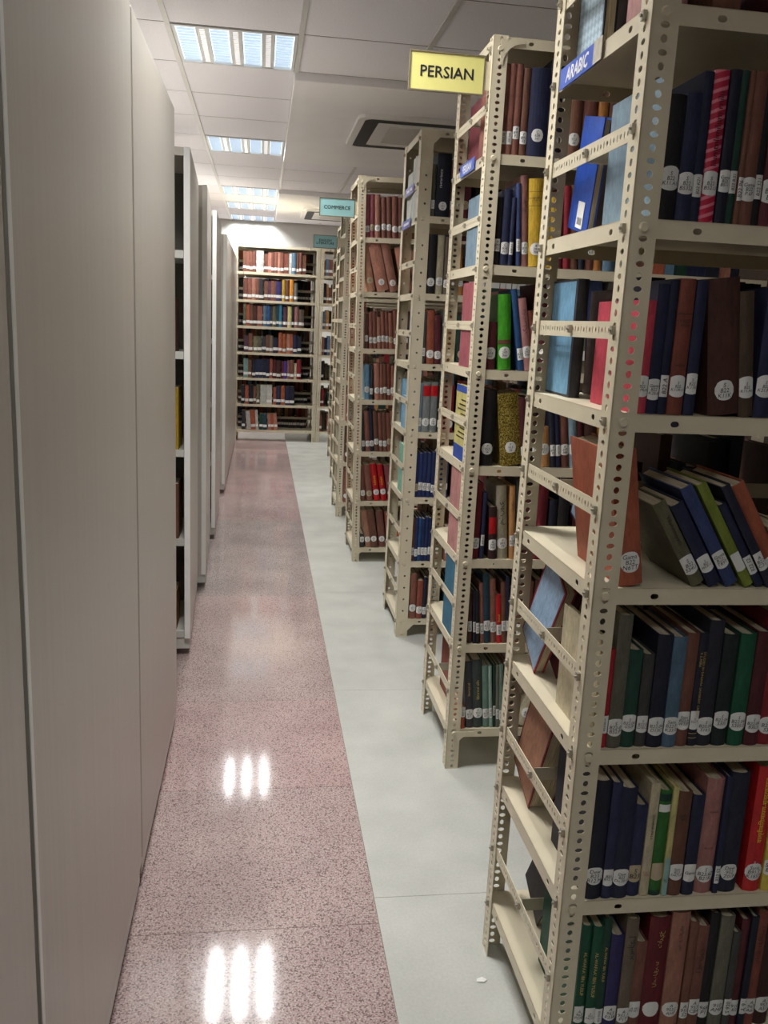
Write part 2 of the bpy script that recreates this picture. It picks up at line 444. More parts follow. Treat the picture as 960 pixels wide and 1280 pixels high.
def ring_mesh(mb, ro, ri, rad, z, mi=0, depth=0.0):
    """flat rounded-square ring, facing down"""
    def loop(h, r):
        pts = []
        for cx, cy, a0 in ((h-r, h-r, 0), (-h+r, h-r, 90), (-h+r, -h+r, 180), (h-r, -h+r, 270)):
            for j in range(6):
                a = math.radians(a0+90*j/5); pts.append((cx+r*math.cos(a), cy+r*math.sin(a), z))
        return pts
    o = loop(ro, rad); i_ = loop(ri, max(.01, rad-(ro-ri))); n = len(o)
    mb.add(o+i_, [(i, n+i, n+(i+1) % n, (i+1) % n) for i in range(n)], mi)
    if depth:
        mb.add(o+[(x, y, zz+depth) for x, y, zz in o], [(i, (i+1) % n, n+(i+1) % n, n+i) for i in range(n)], mi)
        mb.add(i_+[(x, y, zz+depth) for x, y, zz in i_], [((i+1) % n, i, n+i, n+(i+1) % n) for i in range(n)], mi)
def cassette(x, y, label):
    z = ZC-.042
    o = tag(empty('air_conditioner', (x, y, z)), label, 'air conditioner', 'ceiling cassette air conditioners')
    white = plain('cassette_plastic', (238, 236, 234), 0.4, 0, 0.02)
    m = MB(); ring_mesh(m, .475, .432, .08, -.022, 0, .022); m.obj('outer_frame', white, o)
    m = MB(); ring_mesh(m, .432, .345, .06, -.0215, 0); m.obj('air_outlet', plain('outlet_black', (16, 16, 20), 0.5), o)
    m = MB(); ring_mesh(m, .345, .26, .04, -.022, 0, .0); m.obj('inner_frame', white, o)
    m = MB(); m.box((-.26, -.26, -.018), (.26, .26, -.004))
    for k in range(20):
        yy = -.25+k*.026; m.box((-.25, yy, -.022), (.25, yy+.012, -.018))
    m.obj('intake_grille', plain('grille_plastic', (222, 218, 212), 0.5, 0, 0.02), o)
cassette(1.03, 5.99, 'square white ceiling cassette unit with dark slot above the PERSIAN rack')
cassette(0.92, 10.75, 'distant square ceiling cassette unit behind the COMMERCE sign')

def ceiling_light(c, r, k, label):
    x = GX0+(c+.5)*GDX; y = GY0+(r+.5)*GDY
    o = tag(empty('ceiling_light', (x, y, ZC)), label, 'ceiling light', 'recessed four bay ceiling lights')
    hx, hy = GDX/2-.014, GDY/2-.008
    frame = plain('light_frame_paint', (214, 214, 214), 0.4, 0, 0.02)
    m = MB()
    for a, b in (((-hx, -hy), (-hx+.014, hy)), ((hx-.014, -hy), (hx, hy)), ((-hx+.014, -hy), (hx-.014, -hy+.02)), ((-hx+.014, hy-.02), (hx-.014, hy))):
        m.box((a[0], a[1], -.004), (b[0], b[1], .028))
    m.obj('frame', frame, o)
    bw = .088; pitch = (2*hx-.028-bw)/3; y0, y1 = -hy+.022, hy-.022
    glow = emit('lit_reflector', (0.74, 0.88, 1.0), BAY_GLOW)
    alu = plain('louvre_aluminium', (206, 212, 220), 0.3, 0.5, 0.02)
    for i in range(4):
        bx = -hx+.014+bw/2+i*pitch
        m = MB(); n = 8                                  # curved reflector trough
        v = []; f = []
        for j in range(n+1):
            t = -1+2*j/n; v += [(bx+t*bw/2, y0, .006+.02*(1-t*t)), (bx+t*bw/2, y1, .006+.02*(1-t*t))]
        for j in range(n): f.append((2*j, 2*j+1, 2*j+3, 2*j+2))
        m.add(v, f); ref = m.obj('reflector', glow, o)
        m = MB()
        for q in range(13):
            yy = y0+(q+.5)*(y1-y0)/13; m.box((bx-bw/2+.004, yy-.0012, .002), (bx+bw/2-.004, yy+.0012, .012))
        m.obj('louvre', alu, ref)['kind'] = 'stuff'
        la = D.lights.new('tube_light', 'AREA'); la.shape = 'RECTANGLE'; la.size = bw*.4; la.size_y = (y1-y0)*.96
        la.energy = BAY_WATTS*k; la.color = LAMP_RGB; la.spread = math.radians(SPREAD)
        lo = D.objects.new('tube_light', la); COL.objects.link(lo); lo.parent = o; lo.location = (bx, 0, .001)
    for i in range(3):
        dx0 = -hx+.014+bw+i*pitch+.002; dx1 = dx0+pitch-bw-.004
        m = MB(); m.box((dx0, y0, -.001), (dx1, y1, .004)); dv = m.obj('divider', frame, o)
        m = MB(); cxm = (dx0+dx1)/2
        for q in range(18):
            yy = y0+.03+q*(y1-y0-.06)/17; m.box((cxm-.011, yy-.006, -.0016), (cxm+.011, yy+.006, -.0008))
        m.obj('vent_slots', emit('lit_slot', (0.95, 0.97, 1.0), 0.9), dv)['kind'] = 'stuff'
ORD = ['first', 'second', 'third', 'fourth', 'fifth', 'sixth', 'seventh', 'eighth', 'ninth', 'tenth', 'eleventh', 'twelfth', 'thirteenth',
       'fourteenth', 'fifteenth', 'sixteenth', 'seventeenth', 'eighteenth', 'nineteenth', 'twentieth']
LL = {12: 'recessed ceiling light over the aisle, closest to the far wall', 10: 'recessed ceiling light over the aisle, second from the far wall',
      8: 'recessed ceiling light over the aisle, third from the far wall', 4: 'recessed ceiling light over the aisle, fourth from the far wall',
      0: 'large recessed four bay ceiling light over the aisle, fifth from the far wall', -4: 'recessed ceiling light over the aisle, sixth from the far wall',
      -8: 'recessed ceiling light over the aisle, seventh from the far wall'}
RL = {(4, -8): 'recessed ceiling light over the open floor before the ARABIC rack', (4, -2): 'recessed ceiling light over the right ends of ARABIC and PERSIAN racks',
      (-2, -6): 'added unseen ceiling light over the cabinet with the painted edge highlight', (-2, 2): 'added unseen ceiling light over the cabinet beyond the narrow slit',
      (-2, 7): 'added unseen ceiling light over the cabinet nearest the end rack', (4, 4): 'recessed ceiling light over the right end of the COMMERCE rack', (4, 9): 'recessed ceiling light over the right end of the end racks'}
for c, r, k in LIGHT_SPOTS:
    ceiling_light(c, r, k, LL[r] if c == 0 else RL[c, r])

# ------------------------------------------------------------------ mobile cabinets along the left side
def cab_mat():
    k = NT('cabinet_enamel'); mp = k.coord((1, 30, 0.6))
    n = k.noise(mp, 2, 3)
    r = k.ramp(n, 'Fac', [(0.3, lin((191, 185, 175))), (0.7, lin((197, 191, 181)))])
    k.l(r, 0, k.b, 'Base Color'); k.b.inputs['Roughness'].default_value = 0.34; k.b.inputs['Specular IOR Level'].default_value = 0.5
    return k.m
M_CAB = cab_mat()
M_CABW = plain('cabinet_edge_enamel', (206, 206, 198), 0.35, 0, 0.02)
M_DARK = plain('dark_rubber', (30, 28, 28), 0.7)
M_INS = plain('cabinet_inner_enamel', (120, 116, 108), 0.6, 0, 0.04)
def cabinet(y0, y1, x, label, open_front=False, seam=False, rz=0.0):
    o = tag(empty('mobile_cabinet', (x, y0, 0), (0, 0, math.radians(rz))), label, 'cabinet', 'mobile storage cabinets')
    w = y1-y0; dep = 1.35; H = 1.93
    m = MB(); m.bevel_box((-.024, .002, .075), (0, w-.002, H), .004); m.obj('end_panel', M_CAB, o)
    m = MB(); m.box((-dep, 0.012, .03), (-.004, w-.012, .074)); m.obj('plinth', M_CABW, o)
    if y0 > 3:
        m = MB(); m.box((-.023, -.0012, .077), (-.001, .0022, H-.002)); m.obj('edge_trim', plain('white_trim_and_highlight', (238, 238, 234), 0.3, 0, 0.02), o)
    m = MB()
    for px in (-.12, -dep+.12):
        for py in (.09, w-.09): m.cyl((px-.012, py, .029), (1, 0, 0), .028, .024, 14)
    m.obj('wheel', M_DARK, o)
    if seam:
        m = MB(); m.box((.0003, .0, .078), (.0016, .012, H-.004)); m.obj('edge_highlight', plain('white_trim_and_highlight', (238, 238, 234), 0.3, 0, 0.02), o)  # white strip paints the light caught along the gap edge
    m = MB()
    if open_front:
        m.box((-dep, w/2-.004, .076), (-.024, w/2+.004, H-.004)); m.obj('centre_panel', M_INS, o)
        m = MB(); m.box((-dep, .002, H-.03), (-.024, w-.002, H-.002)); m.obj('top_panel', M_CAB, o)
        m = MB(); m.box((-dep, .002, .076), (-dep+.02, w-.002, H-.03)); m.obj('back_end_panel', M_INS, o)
        for z in (.104, .484, .837, 1.208, 1.573):
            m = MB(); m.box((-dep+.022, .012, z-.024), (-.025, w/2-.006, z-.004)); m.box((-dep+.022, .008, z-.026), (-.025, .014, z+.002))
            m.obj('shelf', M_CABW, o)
    else:
        m.box((-dep, .004, .076), (-.024, w-.004, H-.004)); m.obj('carcass', M_CAB, o)
    return o
cabs = [(-1.75, -.83, -.26, 'pale mobile cabinet at the back of the row, behind the viewer', 0, 0),
 (-.82, .08, -.26, 'pale mobile cabinet beside the viewer, next to the back cabinet', 0, 0),
 (.09, .972, -.26, 'pale cabinet left of the painted edge highlight on the long cabinet block', 0, 0),
 (.982, 1.898, -.26, 'wide pale cabinet with the painted vertical edge highlight along its side', 0, 1),
 (1.906, 2.775, -.26, 'pale closed cabinet just before the open gap between the cabinets', 0, 0),
 (3.38, 4.24, -.262, 'pale cabinet with an open shelved front facing the gap', 1, 0, 2.0),
 (4.28, 5.13, -.256, 'pale cabinet standing slightly proud, next beyond the open shelved one', 0, 0, 1.8),
 (5.28, 6.16, -.262, 'pale cabinet beyond the narrow dark slit in the row', 1, 0, 0.8),
 (6.73, 7.61, -.262, 'pale distant cabinet, third from the end rack', 0, 0),
 (7.62, 8.50, -.262, 'pale distant cabinet, second from the end rack', 0, 0),
 (8.51, 9.62, -.262, 'pale distant cabinet next to the end rack', 0, 0)]
for y0, y1, x, lb, of, sm, *rz in cabs: cabinet(y0, y1, x, lb, bool(of), bool(sm), rz[0] if rz else 0.0)
# ------------------------------------------------------------------ slotted-angle racks
PW, PT = 0.040, 0.0022          # post flange width and sheet thickness
RACK_L, RACK_D, RACK_H = 0.915, 0.422, 2.10
def post_mesh(w, pitch, kind):
    m = MB(); n = int(RACK_H/pitch); p = RACK_H/n
    def cells(ph):
        out = []
        for i in range(n):
            u = (i+.5)*p
            if kind == 'slotted': hole = (u, w*.52, .0042, .0066) if (i+ph) % 2 else (u, w*.52, .0054, .0046)
            else: hole = (u, w*.52, .0042, .0042) if i % 2 == ph else None
            out.append((i*p, (i+1)*p, hole))
        return out
    # flange in the xz plane (faces -y): u -> z, v -> x, w -> y
    m.sheet(cells(0), w, PT, Matrix(((0, 1, 0, 0), (0, 0, 1, 0), (1, 0, 0, 0), (0, 0, 0, 1))))
    # flange in the yz plane (faces -x): u -> z, v -> y, w -> x
    m.sheet(cells(1), w, PT, Matrix(((0, 0, 1, 0), (0, 1, 0, 0), (1, 0, 0, 0), (0, 0, 0, 1))))
    return m.mesh('post', M_PAINT)
POST = post_mesh(PW, .0173, 'slotted')
POST3 = post_mesh(.05, .0265, 'sparse')
def lip_cells(L, holes):
    out = []; u = 0
    for c in holes:
        out.append((u, c-.012, None)) if c-.012 > u else None
        out.append((c-.012, c+.012, (c, -.0135, .0068, .0045))); u = c+.012
    out.append((u, L, None)); return out
def shelf_mesh():
    m = MB(); L = RACK_L-2*PT-.001; Dp = RACK_D-2*PT-.001; h = .027; t = .0013
    m.box((0, 0, -t), (L, Dp, 0))
    cx = lip_cells(L, [.10, L-.10]); cy = lip_cells(Dp, [.035, .075, Dp-.075, Dp-.035])
    kw = dict(v0=-h)
    m.sheet(cx, h, t, Matrix(((1, 0, 0, 0), (0, 0, 1, 0), (0, 1, 0, 0), (0, 0, 0, 1))), **kw)
    m.sheet(cx, h, t, Matrix(((1, 0, 0, 0), (0, 0, 1, Dp-t), (0, 1, 0, 0), (0, 0, 0, 1))), **kw)
    m.sheet(cy, h, t, Matrix(((0, 0, 1, 0), (1, 0, 0, 0), (0, 1, 0, 0), (0, 0, 0, 1))), **kw)
    m.sheet(cy, h, t, Matrix(((0, 0, 1, L-t), (1, 0, 0, 0), (0, 1, 0, 0), (0, 0, 0, 1))), **kw)
    return m.mesh('shelf', M_PAINT)
SHELF = shelf_mesh()
def strap_mesh():
    m = MB(); L = RACK_D-.012; n = 30; p = (L-.02)/n; cs = [(0, .01, None)]
    for i in range(n):
        u = .01+(i+.5)*p
        cs.append((u-p/2, u+p/2, (u, 0, .0021, .0052) if i % 2 else (u, 0, .0034, .0036)))
    cs.append((L-.01, L, None))
    m.sheet(cs, .026, .0016, Matrix(((0, 0, 1, 0), (1, 0, 0, 0), (0, 1, 0, 0), (0, 0, 0, 1))), v0=-.013, seg=8)
    return m.mesh('side_strap', M_PAINT)
STRAP = strap_mesh()
bs = MB(); bs.box((0, -.0008, -.013), (RACK_L-.02, .0008, .013)); bs.box((0, -.0008, -.013), (RACK_L-.02, .010, -.0115))
BACKSTOP = bs.mesh('back_stop', plain('back_stop_paint', (168, 160, 140), 0.5, 0, 0.05))
b_ = MB(); b_.cyl((0, 0, 0), (0, -1, 0), .0075, .0035, 12, .0058); BOLT_F = b_.mesh('bolt', M_PAINT)
b_ = MB(); b_.box((-.0055, -.004, -.0065), (0, .004, .0065)); b_.cyl((-.0055, 0, 0), (-1, 0, 0), .0022, .003, 8)
BOLT_S = b_.mesh('bolt', M_BOLT)
def gusset_mesh(tri):
    m = MB(); s = .062; pts = [(0, 0), (s, 0)]
    pts += [(s-.0, -.012), (.012, -s)] if tri else [(s-(s-.008)*math.sin(a), -s+(s-.008)*math.cos(a)) for a in [math.pi/2*j/8 for j in range(9)]]
    pts += [(0, -s)]
    n = len(pts); t = .002
    v = [(x, 0, z) for x, z in pts]+[(x, t, z) for x, z in pts]
    f = [tuple(range(n))[::-1], tuple(range(n, 2*n))]+[(i, (i+1) % n, n+(i+1) % n, n+i) for i in range(n)]
    f = [(0, i+1, i) for i in range(1, n-1)] + [(n, n+i, n+i+1) for i in range(1, n-1)] + f[2:]
    m.add(v, f); return m.mesh('gusset', M_PAINT)
GUS = gusset_mesh(False); GUS3 = gusset_mesh(True)
SHZ = {'r1': [.135, .414, .692, .965, 1.235, 1.512, 1.79], 'r2': [.132, .41, .677, .957, 1.234, 1.521, 1.809],
 'r3': [.082, .345, .628, .909, 1.192, 1.475, 1.775], 'r4': [.081, .354, .638, .928, 1.207, 1.509, 1.79],
 'r5': [.1, .385, .67, .95, 1.23, 1.51, 1.79], 'far': [.123, .406, .694, .97, 1.251, 1.528, 1.819]}
SHZ['r6'] = SHZ['r7'] = SHZ['r5']; SHZ['far2'] = SHZ['far3'] = SHZ['far']
RACK = {  # x of aisle corner, y of near face, lean, label
 'r1': (.513, 1.230, 0, 'cream slotted steel rack with the blue ARABIC shelf tag'),
 'r2': (.589, 2.432, 0, 'cream slotted steel rack with the yellow PERSIAN sign on its post'),
 'r3': (.608, 3.593, 0, 'cream steel rack with wide sparse-holed posts between PERSIAN and COMMERCE racks'),
 'r4': (.537, 4.814, -.0215, 'slightly leaning cream slotted rack with the COMMERCE sign'),
 'r5': (.540, 5.991, 0, 'cream slotted rack with the ENGLISH LITERATURE sign'),
 'r6': (.615, 7.160, 0, 'cream slotted rack next behind the ENGLISH LITERATURE rack'),
 'r7': (.680, 8.360, 0, 'cream slotted rack second behind the ENGLISH LITERATURE rack'),
 'far': (-.300, 9.765, 0, 'cream slotted rack standing across the end of the aisle'),
 'far3': (-.300, 10.20, 0, 'cream slotted rack standing back to back behind the end rack'),
 'far2': (.620, 9.765, 0, 'cream slotted rack beside the one across the aisle end'),
}
RM = {}
def build_rack(key):
    x, y, k, label = RACK[key]
    o = tag(empty('book_rack', (x, y, 0), (0, math.atan(k), 0)), label, 'book rack', 'cream steel book racks')
    RM[key] = Matrix.Translation((x, y, 0)) @ Matrix.Rotation(math.atan(k), 4, 'Y')
    sparse = key == 'r3'; pm = POST3 if sparse else POST
    for loc, rz in (((0, 0, 0), 0), ((RACK_L, 0, 0), 90), ((RACK_L, RACK_D, 0), 180), ((0, RACK_D, 0), 270)):
        inst('post', pm, o, loc, (0, 0, math.radians(rz)))
    zs = SHZ[key]
    for z in zs + [RACK_H-.002]:
        inst('shelf', SHELF, o, (PT+.0005, PT+.0005, z))
    near = key in ('r1', 'r2', 'r3', 'r4', 'far')
    for z in zs:
        inst('side_strap', STRAP, o, (PT+.0004, .006, z+.12))
        if key[0] == 'r': inst('side_strap', STRAP, o, (RACK_L-PT-.002, .006, z+.12))
        inst('back_stop', BACKSTOP, o, (.008, RACK_D/2, z+.12))
    gz = [zs[0]-.0272, RACK_H-.03]
    for z in gz:
        inst('gusset', GUS3 if sparse else GUS, o, (.02, -.0025, z+.02))
        inst('gusset', GUS3 if sparse else GUS, o, (RACK_L-.02, -.0003, z+.02), (0, 0, math.pi))
    if near:
        for z in zs+[RACK_H-.02]:
            inst('bolt', BOLT_F, o, (.020, -.0003 if z not in (zs[0],) else -.0027, z-.0125))
            if key in ('r1', 'r2', 'r3', 'r4'):
                for yy in (.020, RACK_D-.020):
                    inst('bolt', BOLT_S, o, (-.0002, yy, z-.0135))
                    if z < 2: inst('bolt', BOLT_S, o, (-.0002, yy, z+.12))
                if z < 2: inst('bolt', BOLT_S, o, (PT+.0003, RACK_D/2, z+.12))
    return o
RACK_O = {k: build_rack(k) for k in RACK}

# signs and shelf tags
def sign(key, x0, x1, z0, z1, rgb, lines, label, name, th):
    X, Y, k, _ = RACK[key]
    o = tag(empty('hanging_sign', ((x0+x1)/2, Y+.012, z0)), label, 'sign', 'rack subject signs')
    w = x1-x0; h = z1-z0
    m = MB(); m.box((-w/2, 0, 0), (w/2, .004, h)); m.obj('plate', plain(name+'_plate', rgb, 0.4, 0, 0.02), o)
    m = MB(); e = .0035
    for a, b in (((-w/2-e, -.002, -e), (w/2+e, .006, 0)), ((-w/2-e, -.002, h), (w/2+e, .006, h+e)), ((-w/2-e, -.002, 0), (-w/2, .006, h)), ((w/2, -.002, 0), (w/2+e, .006, h))): m.box(a, b)
    m.obj('frame', plain('sign_frame', (120, 110, 90) if key == 'r2' else (60, 84, 92), 0.4), o)
    m = MB(); m.box((w/2+e, 0, .01), (X+k*z0-(x0+x1)/2+.001, .003, h-.01)); m.obj('bracket', M_PAINT, o)
    T = Matrix.Translation((0, -.0006, h/2)) @ Matrix.Rotation(math.pi/2, 4, 'X')
    flat_text('lettering', lines, w*.77, h*th, T, M_INK, o, bold=.0007 if key == 'r2' else .0004)
sign('r2', .374, .570, 1.955, 2.046, (226, 219, 136), 'PERSIAN', 'yellow PERSIAN sign with black capitals hanging from a rack post', 'yellow', .3)
sign('r4', .294, .475, 1.890, 1.976, (150, 196, 196), 'COMMERCE', 'pale cyan COMMERCE sign hanging from a rack post', 'cyan', .3)
sign('r5', .333, .483, 1.817, 1.893, (150, 196, 196), 'ENGLISH\nLITERATURE', 'pale cyan ENGLISH LITERATURE sign hanging from a rack post', 'cyan', .5)
def shelf_tag(key, shelf, y0, y1, txt, label, dz=0, rgb=(40, 84, 190), hh=.034):
    X, Y, k, _ = RACK[key]; z = SHZ[key][shelf]+.006+dz
    x = X+k*z-.0008
    o = tag(empty('shelf_tag', (x, (y0+y1)/2, z-hh)), label, 'shelf tag', 'blue shelf tags')
    w = y1-y0
    m = MB(); m.box((-.0012, -w/2, 0), (0, w/2, hh)); m.obj('card', plain('tag_card_%d' % rgb[0], rgb, 0.3, 0, 0.02), o)
    T = Matrix.Translation((-.0016, 0, hh/2)) @ Matrix.Rotation(-math.pi/2, 4, 'Z') @ Matrix.Rotation(math.pi/2, 4, 'X')
    if txt == '-':
        m = MB(); m.box((-.0015, -w*.3, hh*.36), (-.0012, w*.3, hh*.66)); m.obj('lettering', M_WHITEINK, o)
    elif txt: flat_text('lettering', txt, w*.72, hh*.62, T, M_WHITEINK, o, shear=.2, bold=.0009)
    return o
t_ = shelf_tag('r1', 6, 1.43, 1.60, 'ARABIC', 'blue ARABIC tag taped to a shelf edge of the rack', rgb=(46, 86, 186))
m = MB(); m.box((-.0016, -.11, .001), (-.0002, -.075, .035)); m.obj('clear_tape', plain('clear_tape', (196, 190, 174), 0.15, 0, 0.1, 90), t_)
shelf_tag('r2', 6, 2.558, 2.742, 'PERSIAN', 'blue PERSIAN tag on a shelf edge of the rack with the yellow sign', dz=.006)
shelf_tag('r3', 6, 3.715, 3.93, '-', 'upper blue tag on the rack between PERSIAN and COMMERCE racks', dz=.133, rgb=(92, 96, 176))
shelf_tag('r3', 6, 3.755, 3.97, '-', 'lower blue tag on the rack between PERSIAN and COMMERCE racks', dz=.002, rgb=(92, 96, 176))
